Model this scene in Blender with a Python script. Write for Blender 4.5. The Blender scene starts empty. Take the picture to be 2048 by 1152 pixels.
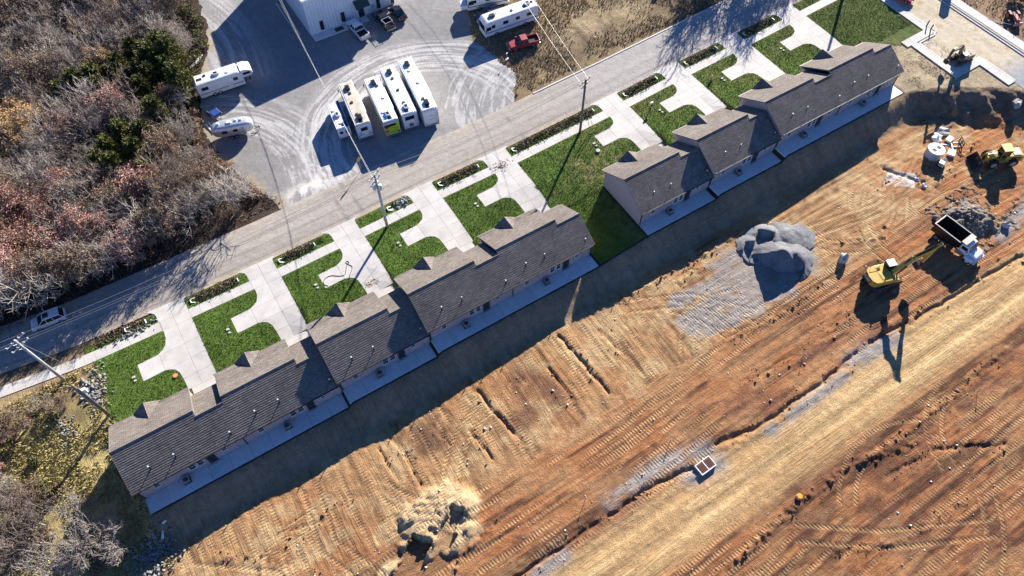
import bpy, bmesh, math, random
import numpy as np
from mathutils import Matrix, Vector, Euler
random.seed(7); np.random.seed(7)
R = math.radians
scene = bpy.context.scene
COL = scene.collection

# ------------------------------------------------------------------ camera, sky, sun, exposure
cam = bpy.data.cameras.new('camera'); cam_o = bpy.data.objects.new('camera', cam); COL.objects.link(cam_o)
cam.sensor_width = 36.0; cam.lens = 1420.0/2048.0*36.0; cam.clip_start = 1.0; cam.clip_end = 3000.0
YAW, PITCH = 0.5580088876, 1.0113801942
_f = Vector((math.sin(YAW)*math.cos(PITCH), math.cos(YAW)*math.cos(PITCH), -math.sin(PITCH)))
_r = Vector((math.cos(YAW), -math.sin(YAW), 0)); _u = _r.cross(_f)
cam_o.matrix_world = Matrix.Translation((11.527, -63.294, 84.792)) @ Matrix((_r, _u, -_f)).transposed().to_4x4()
scene.camera = cam_o

SUN_EL = R(23.8); SUN_AZ = math.atan2(0.815, 0.58)
world = bpy.data.worlds.new('World'); scene.world = world; world.use_nodes = True
wn = world.node_tree.nodes; wn.clear()
sky = wn.new('ShaderNodeTexSky'); sky.sky_type = 'NISHITA'; sky.sun_disc = False
sky.sun_elevation = SUN_EL; sky.sun_rotation = SUN_AZ; sky.altitude = 2500; sky.air_density = 0.8; sky.dust_density = 0.0; sky.ozone_density = 10.0
bg = wn.new('ShaderNodeBackground'); bg.inputs[1].default_value = 0.08
wo = wn.new('ShaderNodeOutputWorld')
world.node_tree.links.new(sky.outputs[0], bg.inputs[0]); world.node_tree.links.new(bg.outputs[0], wo.inputs[0])
sun = bpy.data.lights.new('sun', 'SUN'); sun.energy = 5.0; sun.angle = R(0.5); sun.color = (1.0, 0.93, 0.83)
sun_o = bpy.data.objects.new('sun', sun); COL.objects.link(sun_o)
sd = Vector((math.sin(SUN_AZ)*math.cos(SUN_EL), math.cos(SUN_AZ)*math.cos(SUN_EL), math.sin(SUN_EL)))
sun_o.rotation_euler = sd.to_track_quat('Z', 'Y').to_euler(); sun_o.location = (150, 100, 120)
vs = scene.view_settings; vs.view_transform = 'Standard'; vs.look = 'None'; vs.gamma = 1.0; vs.exposure = 1.5
scene.render.film_transparent = False

# ------------------------------------------------------------------ numeric helpers: noise and terrain
SL = 0.035                                     # the whole site climbs gently towards +X
def _h(i, j, s):
    n = (i.astype(np.int64)*374761393 + j.astype(np.int64)*668265263 + s*1442695041) & 0xffffffff
    n = ((n ^ (n >> 13))*1274126177) & 0xffffffff
    return ((n ^ (n >> 16)) & 0xffff)/65535.0
def vn(x, y, s=0):
    x = np.asarray(x, float); y = np.asarray(y, float)
    i = np.floor(x); j = np.floor(y); a = x-i; b = y-j
    a = a*a*(3-2*a); b = b*b*(3-2*b)
    return (_h(i,j,s)*(1-a)+_h(i+1,j,s)*a)*(1-b) + (_h(i,j+1,s)*(1-a)+_h(i+1,j+1,s)*a)*b
def fbm(x, y, s=0, o=4):
    t = 0; a = .5; n = 0
    for k in range(o):
        t = t + a*vn(x*2**k+k*17.3, y*2**k+k*9.1, s+k); n += a; a *= .55
    return t/n
def ss(a, b, x):
    t = np.clip((np.asarray(x, float)-a)/(b-a), 0, 1); return t*t*(3-2*t)
GROUPS = [(-13.2, 12.8, -0.6), (12.8, 25.8, 0.1), (25.8, 51.8, 0.85), (60.4, 73.4, 2.0), (73.4, 86.4, 2.75), (86.4, 112.4, 3.6)]
_px = [-40,-16,-13.6]; _pz = [-1.6,-.75,-.6]
for a, b, z in GROUPS: _px += [a+.4, b-.4]; _pz += [z, z]
_px += [116, 140]; _pz += [.035*116, .035*140]
_o = np.argsort(_px); _px = np.array(_px)[_o]; _pz = np.array(_pz)[_o]
def padz(x): return np.interp(x, _px, _pz)
def bank_top(x): return ss(112.5, 117, x)*2.6*(fbm(np.asarray(x, float)/3.5, np.asarray(x, float)*0+.5, 64, 3)-.5) + np.interp(x, [-60,-14,113,122,127,135,170], [-22.3,-22.3,-22.3,-27.0,-31.5,-38.5,-60])
def G(x, y):
    """height of the graded ground"""
    x = np.asarray(x, float); y = np.asarray(y, float); P = SL*x
    pad = padz(x) - .06
    t = ss(-4, -12, y); z = P*(1-t) + pad*t
    left = P - 2.2*ss(-2, -27, y)                      # rough slope left of the buildings
    k = ss(-13.6, -15.2, x); z = z*(1-k) + left*k
    d = bank_top(x) - y
    site = P - 2.5
    bw = 3.9 + 4.0*ss(113, 122, x)
    dz = ss(0.0, 1.0, d/bw)*.75 + .25*np.clip(d/bw, 0, 1)
    z = np.where(d > 0, z*(1-dz) + site*dz, z)
    return z
def gz(x, y): return float(G(np.array(x), np.array(y)))
_yx = [-60,-25,-20,-14.5,-5,0,13,26,39,52,73,86,99,112,125,180]
_yy = [8,2.9,2.2,1.5,1.0,.74,.2,0,-.1,-.45,-.44,-.15,-.15,.05,.2,1.0]
def yi(x): return np.interp(x, _yx, _yy)              # inner edge of the sidewalk
UX = [0,13,26,39,52,73.4,86.4,99.4,112.4]             # right edges of the nine driveways
UX = [u-.2 if k < 5 else u for k, u in enumerate(UX)]
UZ = [-.6,-.6,.1,.85,.85,2.0,2.75,3.6,3.6]

# ------------------------------------------------------------------ materials
def nt(m):
    m.use_nodes = True; t = m.node_tree; t.nodes.clear()
    o = t.nodes.new('ShaderNodeOutputMaterial'); b = t.nodes.new('ShaderNodeBsdfPrincipled')
    t.links.new(b.outputs[0], o.inputs[0]); return t, b
def math_n(t, op, a, b=None, c=None):
    n = t.nodes.new('ShaderNodeMath'); n.operation = op
    for i, v in enumerate((a, b, c)):
        if v is None: continue
        if isinstance(v, (int, float)): n.inputs[i].default_value = v
        else: t.links.new(v, n.inputs[i])
    return n.outputs[0]
def noise_n(t, vec, scale, detail=4, rough=.55, sep=None):
    n = t.nodes.new('ShaderNodeTexNoise'); n.inputs['Scale'].default_value = scale; n.inputs['Detail'].default_value = detail; n.inputs['Roughness'].default_value = rough
    if sep is not None:
        mp = t.nodes.new('ShaderNodeMapping'); mp.inputs['Scale'].default_value = sep; t.links.new(vec, mp.inputs[0]); vec = mp.outputs[0]
    t.links.new(vec, n.inputs['Vector']); return n.outputs[0]
def mul_col(t, col, fac):
    n = t.nodes.new('ShaderNodeMix'); n.data_type = 'RGBA'; n.blend_type = 'MULTIPLY'; n.inputs[0].default_value = 1
    if isinstance(col, tuple): n.inputs[6].default_value = (*col, 1)
    else: t.links.new(col, n.inputs[6])
    cb = t.nodes.new('ShaderNodeCombineColor')
    for k in range(3): t.links.new(fac, cb.inputs[k])
    t.links.new(cb.outputs[0], n.inputs[7]); return n.outputs[2]
def mix_col(t, fac, a, b):
    n = t.nodes.new('ShaderNodeMix'); n.data_type = 'RGBA'
    t.links.new(fac, n.inputs[0])
    for s_, v in ((6, a), (7, b)):
        if isinstance(v, tuple): n.inputs[s_].default_value = (*v, 1)
        else: t.links.new(v, n.inputs[s_])
    return n.outputs[2]
def bump_n(t, b, height, dist, strength=1.0):
    n = t.nodes.new('ShaderNodeBump'); n.inputs['Distance'].default_value = dist; n.inputs['Strength'].default_value = strength
    t.links.new(height, n.inputs['Height']); t.links.new(n.outputs[0], b.inputs['Normal'])
def ramp(t, v, lo, hi, a=0., b=1.):
    n = t.nodes.new('ShaderNodeMapRange'); n.inputs[1].default_value = lo; n.inputs[2].default_value = hi; n.inputs[3].default_value = a; n.inputs[4].default_value = b
    t.links.new(v, n.inputs[0]); return n.outputs[0]
def pos(t): return t.nodes.new('ShaderNodeNewGeometry').outputs['Position']
MATS = {}
def M(name, rgb, rough=.6, metal=0., var=.18, scale=2.5, bump=0., bscale=30, rnd=0., coat=0., sep=None):
    if name in MATS: return MATS[name]
    m = bpy.data.materials.new(name); t, b = nt(m); p = pos(t)
    n = noise_n(t, p, scale, 5, .6, sep)
    f = ramp(t, n, .25, .75, 1-var, 1+var)
    if rnd:
        oi = t.nodes.new('ShaderNodeObjectInfo').outputs['Random']
        f = math_n(t, 'MULTIPLY', f, ramp(t, oi, 0, 1, 1-rnd, 1+rnd))
    t.links.new(mul_col(t, rgb, f), b.inputs['Base Color'])
    b.inputs['Roughness'].default_value = rough; b.inputs['Metallic'].default_value = metal
    b.inputs['Coat Weight'].default_value = coat
    if bump: bump_n(t, b, noise_n(t, p, bscale, 3), bump)
    MATS[name] = m; return m
def M_leaf(name, a, b_, rnd=.25, trans=.25):
    m = bpy.data.materials.new(name); t, b = nt(m); p = pos(t)
    n = noise_n(t, p, 1.3, 4, .7)
    w = t.nodes.new('ShaderNodeTexWhiteNoise'); w.noise_dimensions = '3D'
    sc_ = t.nodes.new('ShaderNodeVectorMath'); sc_.operation = 'SNAP'; sc_.inputs[1].default_value = (.35,.35,.35); t.links.new(p, sc_.inputs[0]); t.links.new(sc_.outputs[0], w.inputs[0])
    f = math_n(t, 'ADD', ramp(t, n, .3, .7, -.3, .7), math_n(t, 'MULTIPLY', w.outputs[0], .6))
    c = mix_col(t, f, a, b_)
    oi = t.nodes.new('ShaderNodeObjectInfo').outputs['Random']
    c = mul_col(t, c, ramp(t, oi, 0, 1, 1-rnd, 1+rnd))
    t.links.new(c, b.inputs['Base Color']); b.inputs['Roughness'].default_value = .7
    b.inputs['Specular IOR Level'].default_value = .2
    MATS[name] = m; return m
def M_shingle():
    m = bpy.data.materials.new('asphalt_shingle'); t, b = nt(m); p = pos(t)
    br = t.nodes.new('ShaderNodeTexBrick'); br.inputs['Scale'].default_value = 1.0; br.offset = .5
    br.inputs['Color1'].default_value = (.8,.8,.8,1); br.inputs['Color2'].default_value = (1.25,1.2,1.15,1); br.inputs['Mortar'].default_value = (.45,.45,.45,1)
    br.inputs['Brick Width'].default_value = .5; br.inputs['Row Height'].default_value = .21; br.inputs['Mortar Size'].default_value = .018; br.inputs['Bias'].default_value = 0
    mp = t.nodes.new('ShaderNodeMapping'); mp.inputs['Scale'].default_value = (1,1.143,1); t.links.new(p, mp.inputs[0]); t.links.new(mp.outputs[0], br.inputs['Vector'])
    n1 = noise_n(t, p, .35, 4, .6); n2 = noise_n(t, p, 9, 3, .7)
    f = math_n(t, 'MULTIPLY', ramp(t, n1, .3, .7, .8, 1.15), ramp(t, n2, .25, .75, .6, 1.4))
    c = mul_col(t, br.outputs[0], f)
    mx = t.nodes.new('ShaderNodeMix'); mx.data_type = 'RGBA'; mx.blend_type = 'MULTIPLY'; mx.inputs[0].default_value = 1; mx.inputs[7].default_value = (.200,.174,.152,1)
    t.links.new(c, mx.inputs[6]); t.links.new(mx.outputs[2], b.inputs['Base Color']); b.inputs['Roughness'].default_value = .92; b.inputs['Specular IOR Level'].default_value = .25
    bump_n(t, b, math_n(t, 'ADD', n2, br.outputs[1]), .012)
    return m
def M_ground(name, fine=11, bump=.12, tracks=False, var=.35):
    m = bpy.data.materials.new(name); t, b = nt(m); p = pos(t)
    at = t.nodes.new('ShaderNodeAttribute'); at.attribute_name = 'Col'
    n1 = noise_n(t, p, 1.1, 6, .65); n2 = noise_n(t, p, fine, 4, .7)
    f = math_n(t, 'MULTIPLY', ramp(t, n1, .3, .7, 1-var*.6, 1+var*.6), ramp(t, n2, .25, .75, 1-var, 1+var))
    h = math_n(t, 'ADD', math_n(t, 'MULTIPLY', n1, 1.2), math_n(t, 'MULTIPLY', n2, .8))
    if tracks:
        a2 = t.nodes.new('ShaderNodeAttribute'); a2.attribute_name = 'Trk'
        sp = t.nodes.new('ShaderNodeSeparateColor'); t.links.new(a2.outputs[0], sp.inputs[0])
        sx = t.nodes.new('ShaderNodeSeparateXYZ'); t.links.new(p, sx.inputs[0])
        wob = math_n(t, 'MULTIPLY', noise_n(t, p, .5, 2, .5), .5)
        w1 = math_n(t, 'SINE', math_n(t, 'ADD', math_n(t, 'MULTIPLY', math_n(t, 'ADD', sx.outputs[0], wob), 2*math.pi/.40), math_n(t, 'MULTIPLY', sx.outputs[1], 2.2)))
        w2 = math_n(t, 'SINE', math_n(t, 'MULTIPLY', math_n(t, 'ADD', sx.outputs[1], wob), 2*math.pi/.40))
        cl = math_n(t, 'ADD', math_n(t, 'MULTIPLY', w1, sp.outputs[0]), math_n(t, 'MULTIPLY', w2, sp.outputs[1]))
        # fine long scratches left by blades and tracks
        sc1 = noise_n(t, p, 1.0, 5, .7, (.35, 5.5, 1)); sc2 = noise_n(t, p, 1.0, 5, .7, (5.5, .35, 1))
        st = math_n(t, 'ADD', math_n(t, 'MULTIPLY', sc1, sp.outputs[2]), math_n(t, 'MULTIPLY', sc2, math_n(t, 'SUBTRACT', 1.0, sp.outputs[2])))
        gate = ramp(t, noise_n(t, p, .11, 4, .6), .40, .62, .12, 1.0)
        h = math_n(t, 'ADD', h, math_n(t, 'ADD', math_n(t, 'MULTIPLY', cl, .26), math_n(t, 'MULTIPLY', math_n(t, 'MULTIPLY', st, gate), 1.7)))
        f = math_n(t, 'MULTIPLY', f, math_n(t, 'ADD', 1.0, math_n(t, 'MULTIPLY', gate, ramp(t, st, .3, .7, -.32, .26))))
    t.links.new(mul_col(t, at.outputs[0], f), b.inputs['Base Color']); b.inputs['Roughness'].default_value = .95
    b.inputs['Specular IOR Level'].default_value = .15
    bump_n(t, b, h, bump)
    return m
MS = dict(
    ground = M_ground('bare_soil_ground', 8, .17, True),
    lot = M_ground('crushed_stone_lot', 8, .05, False, .22),
    lawn = M_ground('lawn_turf', 14, .10, False, .45),
    pile = M_ground('heaped_stone', 12, .12, False, .4),
    shingle = M_shingle(),
    brick = M('mottled_brick', (.36,.30,.285), .85, var=.32, scale=5, bump=.02, bscale=14),
    concrete = M('pale_concrete', (.50,.475,.44), .85, var=.17, scale=.55, bump=.004, bscale=40, rnd=.05),
    patio = M('patio_concrete', (.62,.615,.60), .85, var=.10, scale=1.1, rnd=.05),
    white = M('white_trim_paint', (.74,.74,.73), .5, var=.05),
    glass = M('dark_window_glass', (.015,.018,.022), .08, var=.1),
    dark = M('dark_bronze_trim', (.025,.022,.02), .5, var=.2),
    black = M('black_paint', (.012,.012,.013), .35, var=.2),
    rubber = M('tyre_rubber', (.02,.02,.02), .85, var=.3),
    steel = M('worn_steel', (.28,.27,.26), .45, .7, var=.3),
    alum = M('bright_metal', (.62,.63,.64), .3, .8, var=.12),
    rvwhite = M('white_fibreglass', (.72,.72,.70), .4, var=.06, scale=1.2),
    rvroof = M('white_rubber_roof', (.78,.78,.76), .6, var=.08, scale=1.5),
    rvroofdirty = M('stained_tan_roof', (.52,.46,.37), .75, var=.3, scale=1.2),
    wood = M('weathered_pole_wood', (.17,.125,.09), .9, var=.35, scale=6, sep=(8,8,.6)),
    polegrey = M('grey_pole', (.40,.39,.37), .8, var=.2, scale=4),
    yellow = M('machine_yellow', (.50,.33,.055), .45, var=.2, scale=2),
    paleyellow = M('faded_cab_yellow', (.70,.56,.16), .55, var=.12),
    red = M('red_paint', (.36,.03,.035), .35, var=.12, coat=.4),
    wire = M('cable_aluminium', (.33,.32,.31), .5, .3, var=.1),
    galv = M('galvanised_box', (.45,.46,.47), .45, .6, var=.15),
    rock = M('pale_rock', (.42,.40,.37), .9, var=.35, scale=3, bump=.05, bscale=8, rnd=.2),
    taupe = M('taupe_trim', (.20,.175,.155), .6, var=.08),
    graystone = M('grey_riprap', (.20,.195,.19), .9, var=.4, scale=4, bump=.05, bscale=8, rnd=.2),
)

# ------------------------------------------------------------------ object helpers
def tag(o, label=None, cat=None, group=None, kind=None):
    if label: o['label'] = label
    if cat: o['category'] = cat
    if group: o['group'] = group
    if kind: o['kind'] = kind
    return o
def link(name, me, parent=None):
    o = bpy.data.objects.new(name, me); COL.objects.link(o)
    if parent: o.parent = parent
    return o
TILT = Matrix.Rotation(-math.atan(SL), 4, 'Y')
def place(o, x, y, z=None, heading=0., tilt=True, dz=0.):
    if z is None: z = gz(x, y)
    m = Matrix.Translation((x, y, z+dz)) @ (TILT if tilt else Matrix.Identity(4)) @ Matrix.Rotation(heading, 4, 'Z')
    o.matrix_world = m; return o
def thing(name, label, cat, x=0, y=0, z=None, heading=0., group=None, tilt=True, dz=0.):
    o = link(name, None); o.empty_display_size = .3
    place(o, x, y, z, heading, tilt, dz); return tag(o, label, cat, group)
def copy_tree(o, parent=None):
    c = o.copy(); COL.objects.link(c); c.parent = parent
    for ch in list(o.children): copy_tree(ch, c)
    return c
class MB:
    def __init__(s): s.bm = bmesh.new()
    def _x(s, vs, mat):
        if mat is not None:
            for v in vs: v.co = mat @ v.co
        return vs
    def box(s, c, d, bev=0., mat=None, taper=None):
        r = bmesh.ops.create_cube(s.bm, size=1.0); vs = r['verts']
        for v in vs:
            x, y, z = v.co
            tx = ty = 1.
            if taper and z > 0: tx, ty = taper
            v.co = (c[0]+x*d[0]*tx, c[1]+y*d[1]*ty, c[2]+z*d[2])
        if bev > 0:
            es = list({e for v in vs for e in v.link_edges})
            rr = bmesh.ops.bevel(s.bm, geom=es, offset=bev, segments=2, affect='EDGES', profile=.6)
            vs = list({v for f in rr['faces'] for v in f.verts} | {v for v in vs if v.is_valid})
        s._x(vs, mat); return s
    def cyl(s, p0, p1, r0, r1=None, n=12, caps=True, mat=None):
        r1 = r0 if r1 is None else r1
        p0 = Vector(p0); p1 = Vector(p1); a = (p1-p0).normalized()
        q = a.to_track_quat('Z', 'Y'); L0 = []; L1 = []
        for k in range(n):
            w = 2*math.pi*k/n; d = q @ Vector((math.cos(w), math.sin(w), 0))
            L0.append(s.bm.verts.new(p0+d*r0)); L1.append(s.bm.verts.new(p1+d*r1))
        for k in range(n): s.bm.faces.new((L0[k], L0[(k+1) % n], L1[(k+1) % n], L1[k]))
        if caps: s.bm.faces.new(L0[::-1]); s.bm.faces.new(L1)
        s._x(L0+L1, mat); return s
    def tube(s, pts, r, n=6):
        for a, b in zip(pts, pts[1:]): s.cyl(a, b, r, r, n)
        return s
    def prism(s, pts, z0, z1, mat=None):
        a = [s.bm.verts.new((p[0], p[1], z0)) for p in pts]; b = [s.bm.verts.new((p[0], p[1], z1)) for p in pts]
        n = len(pts)
        for k in range(n): s.bm.faces.new((a[k], a[(k+1) % n], b[(k+1) % n], b[k]))
        s.bm.faces.new(a[::-1]); s.bm.faces.new(b); s._x(a+b, mat); return s
    def prof(s, pts, y0, y1, mat=None, bev=0.):
        """side profile (x, z) extruded across y"""
        a = [s.bm.verts.new((p[0], y0, p[1])) for p in pts]; b = [s.bm.verts.new((p[0], y1, p[1])) for p in pts]; n = len(pts)
        fs = [s.bm.faces.new((a[k], a[(k+1) % n], b[(k+1) % n], b[k])) for k in range(n)]
        fs += [s.bm.faces.new(a[::-1]), s.bm.faces.new(b)]
        vs = a+b
        if bev:
            es = list({e for f in fs for e in f.edges})
            rr = bmesh.ops.bevel(s.bm, geom=es, offset=bev, segments=2, affect='EDGES', profile=.6)
            vs = list({v for f in rr['faces'] for v in f.verts} | {v for v in vs if v.is_valid})
        s._x(vs, mat); return s
    def poly(s, pts):
        s.bm.faces.new([s.bm.verts.new(p) for p in pts]); return s
    def hexa(s, bot, top):
        """8-corner solid, bottom and top loops in the same order"""
        a = [s.bm.verts.new(p) for p in bot]; b = [s.bm.verts.new(p) for p in top]; n = len(a)
        for k in range(n): s.bm.faces.new((a[k], a[(k+1) % n], b[(k+1) % n], b[k]))
        s.bm.faces.new(a[::-1]); s.bm.faces.new(b); return s
    def mesh(s, name, mat, smooth=False):
        bmesh.ops.recalc_face_normals(s.bm, faces=s.bm.faces[:])
        me = bpy.data.meshes.new(name); s.bm.to_mesh(me); s.bm.free()
        if mat: me.materials.append(mat)
        if smooth: me.polygons.foreach_set('use_smooth', [True]*len(me.polygons))
        return me
    def build(s, name, mat, parent=None, smooth=False):
        return link(name, s.mesh(name, mat, smooth), parent)
def np_mesh(name, V, F, mat, cols=None, trk=None, smooth=False):
    V = np.asarray(V, np.float32); F = np.asarray(F, np.int32); k = F.shape[1]
    me = bpy.data.meshes.new(name); me.vertices.add(len(V)); me.vertices.foreach_set('co', V.ravel())
    me.loops.add(F.size); me.loops.foreach_set('vertex_index', F.ravel())
    me.polygons.add(len(F)); me.polygons.foreach_set('loop_start', np.arange(0, F.size, k, dtype=np.int32))
    if smooth: me.polygons.foreach_set('use_smooth', np.ones(len(F), bool))
    for nm, c in (('Col', cols), ('Trk', trk)):
        if c is not None:
            a = me.attributes.new(nm, 'FLOAT_COLOR', 'POINT'); c4 = np.ones((len(V), 4), np.float32); c4[:, :3] = c; a.data.foreach_set('color', c4.ravel())
    me.update(calc_edges=True); me.validate()
    if mat: me.materials.append(mat)
    return me
def grid_faces(nx, ny):
    i = np.arange(nx-1)[None, :] + np.arange(ny-1)[:, None]*nx
    return np.stack([i, i+1, i+1+nx, i+nx], -1).reshape(-1, 4)
def mixc(a, b, t): return a*(1-t[..., None]) + np.asarray(b)*t[..., None]

# ================================================================== THE SETTING
def poly_dist(x, y, pts):
    d = np.full(x.shape, 1e9)
    for (ax, ay), (bx, by) in zip(pts, pts[1:]):
        ux, uy = bx-ax, by-ay; L = ux*ux+uy*uy
        t = np.clip(((x-ax)*ux+(y-ay)*uy)/L, 0, 1)
        d = np.minimum(d, np.hypot(x-ax-t*ux, y-ay-t*uy))
    return d
def inpoly(x, y, pts):
    ins = np.zeros(np.shape(x), bool); n = len(pts)
    for k in range(n):
        x0, y0 = pts[k]; x1, y1 = pts[(k+1) % n]
        if y0 == y1: continue
        c = ((y0 > y) != (y1 > y)) & (x < (x1-x0)*(y-y0)/(y1-y0)+x0)
        ins ^= c
    return ins
LOT = [(18.5,9.3),(17.2,12.5),(16.3,15.0),(15.0,18.5),(13.6,24),(12.6,30),(13.2,36),(14.8,42),(17.0,47),(20.5,53),(22.2,60),(23.5,70),(30,84),(70,84),(68,60),(65,42),(62.5,33),(60.5,28),(61.5,20.5),(62.2,16.5),(59.5,12.6),(58,9.5)]
TRENCHES = [([(8,-53),(14,-51.2),(21.2,-50.6),(31.6,-50.9),(39,-50.8),(45,-51.6)], .42, .38), ([(49.2,-50.9),(55.6,-51.9),(65.8,-52.0),(75,-51.0),(90,-52.2),(104,-52.8)], .4, .4),
    ([(27.8,-28.5),(28.3,-33),(29.2,-38)], .35, .32), ([(41.4,-27.6),(41.8,-33),(42.1,-38.4)], .32, .3), ([(15.4,-28),(15.9,-31),(15.6,-35.4)], .22, .26), ([(13.2,-28.5),(13.6,-33.5)], .2, .3),
    ([(24.2,-33),(24.8,-37.5)], .25, .25), ([(37.4,-31),(37.9,-36.5)], .22, .25), ([(46.5,-30),(47.2,-35)], .18, .25), ([(20.5,-29.5),(21.2,-33)], .18, .22), ([(33.4,-29),(33.8,-31)], .15, .2),
    ([(100,-31),(103,-36),(101.6,-36.5)], .3, .5), ([(96,-34),(99.5,-32.5)], .2, .3), ([(-2,-31.5),(4,-33),(8,-32)], .12, .25), ([(58,-46.5),(74,-47.4),(80,-46)], .12, .3), ([(64,-65),(72,-66),(79,-70)], .25, .4)]
RIDGES = [([(30,-65.5),(38,-63.2),(53,-61.6),(63,-62.0),(70,-64)], .38, .7), ([(63,-62),(78,-62.2),(90,-61.5)], .25, .6), ([(52,-68),(60,-71.5),(70,-72)], .22, .6), ([(4,-49),(16,-45.5),(22,-44)], .25, .6),
    ([(60,-30.2),(66,-28.5)], .2, .7), ([(48,-27.4),(62,-28.2),(74,-28.0)], .25, .5), ([(78,-41),(70,-41.6),(60,-40.8)], .22, .5), ([(84,-37),(90,-40),(92,-38.5)], .3, .5), ([(0,-37),(2,-44)], .2, .5), ([(-9,-30),(-4,-33),(-6,-37)], .3, .5),
    ([(104,-37.5),(110,-36),(117,-35)], .25, .6), ([(101,-46),(106,-47),(112,-46)], .3, .6)]
GREY = [(57,-30),(54.5,-35),(55,-40),(66,-40.8),(77,-40.8),(83,-38),(81,-34),(74,-28),(70,-28.4),(64,-31)]
MOUND = [(14.5,-39.5,1.7,3.6),(16.8,-39.3,1.7,3.4),(18.6,-40.7,1.5,2.8),(12.8,-41.3,1.5,3.0),(15.8,-42.5,1.3,2.8),(17.8,-43.1,.8,2.4),(8.4,-43.6,1.1,2.6)]
MCUT = [(12.9,-41.2,1.25,.22,2.4,1.25,.0),(16.0,-42.4,1.2,.3,2.4,.95,.25),(18.2,-40.4,1.5,.35,2.4,.85,.35),(8.4,-43.6,.9,.3,2.2,.9,.1)]
def mound(x, y):
    """pushed-up soil heap with scooped sides"""
    H = np.zeros_like(x); bx = (x > 3) & (x < 25) & (y > -50) & (y < -33)
    if not bx.any(): return H
    a, b = x[bx], y[bx]; h = np.zeros_like(a)
    for px, py, ht, rad in MOUND:
        d = np.hypot(a-px, b-py)+1.5*(fbm(a/1.7, b/1.7, 221, 4)-.5); h = np.maximum(h, ht-d*ht/rad)
    h += ss(.05, .6, h)*.30*(.55-np.abs(2*fbm(a/1.4, b/1.4, 230, 4)-1)*1.6)
    for sx_, sy_, c0, cv, steep, wd, fl in MCUT:
        s2 = -(a-sx_)*.815-(b-sy_)*.58; p2 = (a-sx_)*.58-(b-sy_)*.815
        h = np.minimum(h, np.where(np.abs(p2+.5*(fbm(a/.7, b/.7, 231, 2)-.5)) < wd, np.maximum(fl, c0-np.maximum(0, s2+cv*p2**2+.6*(fbm(a/.8, b/.8, 232, 3)-.5))*steep), 99))
    H[bx] = np.maximum(h, 0); return H
def _arc(cx, cy, r, a0, a1, n=14): return [(cx+r*math.cos(R(a0+(a1-a0)*i/n)), cy+r*math.sin(R(a0+(a1-a0)*i/n))) for i in range(n+1)]
CURVES = [_arc(10,-47,9,20,95), _arc(22,-30,11,200,275), _arc(66,-33,7,170,300), _arc(62,-44,9,60,150), _arc(90,-30,10,200,330), _arc(100,-42,12,120,190), _arc(66,-72,11,40,140), _arc(80,-70,9,90,170), _arc(60,-66,14,250,330), _arc(2,-40,8,300,80+360-360), [(56,-31),(60,-36),(61,-40)], [(52,-29),(60,-33),(66,-40)], [(112,-30),(104,-34),(94,-36),(80,-33)], [(116,-44),(104,-40),(92,-41)], _arc(30,-44,13,100,170), [(-12,-30),(-4,-36),(0,-46)], [(4,-28),(3,-36),(8,-46)], [(50,-64),(58,-70),(70,-76)]]
def lanes(x, y, along):
    """crawler and wheel passes: pressed bands with raised edges"""
    out = []
    for a, b, s_ in ((x, y, 0), (y, x, 40)):
        band = np.zeros_like(x); berm = np.zeros_like(x)
        for q, (wob, wl, per, sd) in enumerate(((1.6, 23, 1.25, 1), (2.6, 31, 1.9, 2))):
            u = b + wob*np.sin(a/wl+sd) + 1.5*(vn(a/13, b/40, 70+sd+s_)-.5) ; k = np.floor(u/per); d = np.abs(u/per-k-.5)*per
            on = ss(.52, .62, vn(a/9+k*5.7, k*3.1, 73+sd+s_)*.75+.25*fbm(a/3, b/3, 75+s_, 2)+.06)
            band = np.maximum(band, on*(1-ss(.22, .32, d))); berm = np.maximum(berm, on*np.exp(-((d-.38)/.09)**2))
        out.append((band, berm))
    rg = .2+.8*ss(.42, .56, fbm(x/11, y/8, 79, 4)); rg = rg*(1-ss(-51.0, -53.0, y)*ss(-60.6, -58.6, y)*.9)
    out = [(a_*rg, b_*rg) for a_, b_ in out]
    band = out[0][0]*along+out[1][0]*(1-along)*.8; berm = out[0][1]*along+out[1][1]*(1-along)*.8
    for pts in CURVES:
        bx = (x > min(p[0] for p in pts)-3) & (x < max(p[0] for p in pts)+3) & (y > min(p[1] for p in pts)-3) & (y < max(p[1] for p in pts)+3)
        if not bx.any(): continue
        d = np.abs(poly_dist(x[bx], y[bx], pts)-.95)
        (ax, ay), (a2, a3), (b2, b3), (ex, ey) = pts[0], pts[1], pts[-2], pts[-1]
        d = np.where(((x[bx]-ax)*(a2-ax)+(y[bx]-ay)*(a3-ay) < 0) & (np.hypot(x[bx]-ax, y[bx]-ay) < 2) | ((x[bx]-ex)*(b2-ex)+(y[bx]-ey)*(b3-ey) < 0) & (np.hypot(x[bx]-ex, y[bx]-ey) < 2), 9., d)
        band[bx] = np.maximum(band[bx]*ss(.3, .6, d), 1-ss(.22, .32, d)); berm[bx] = np.maximum(berm[bx]*ss(.3,.6,d), np.exp(-((d-.38)/.09)**2))
    return band, berm
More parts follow.
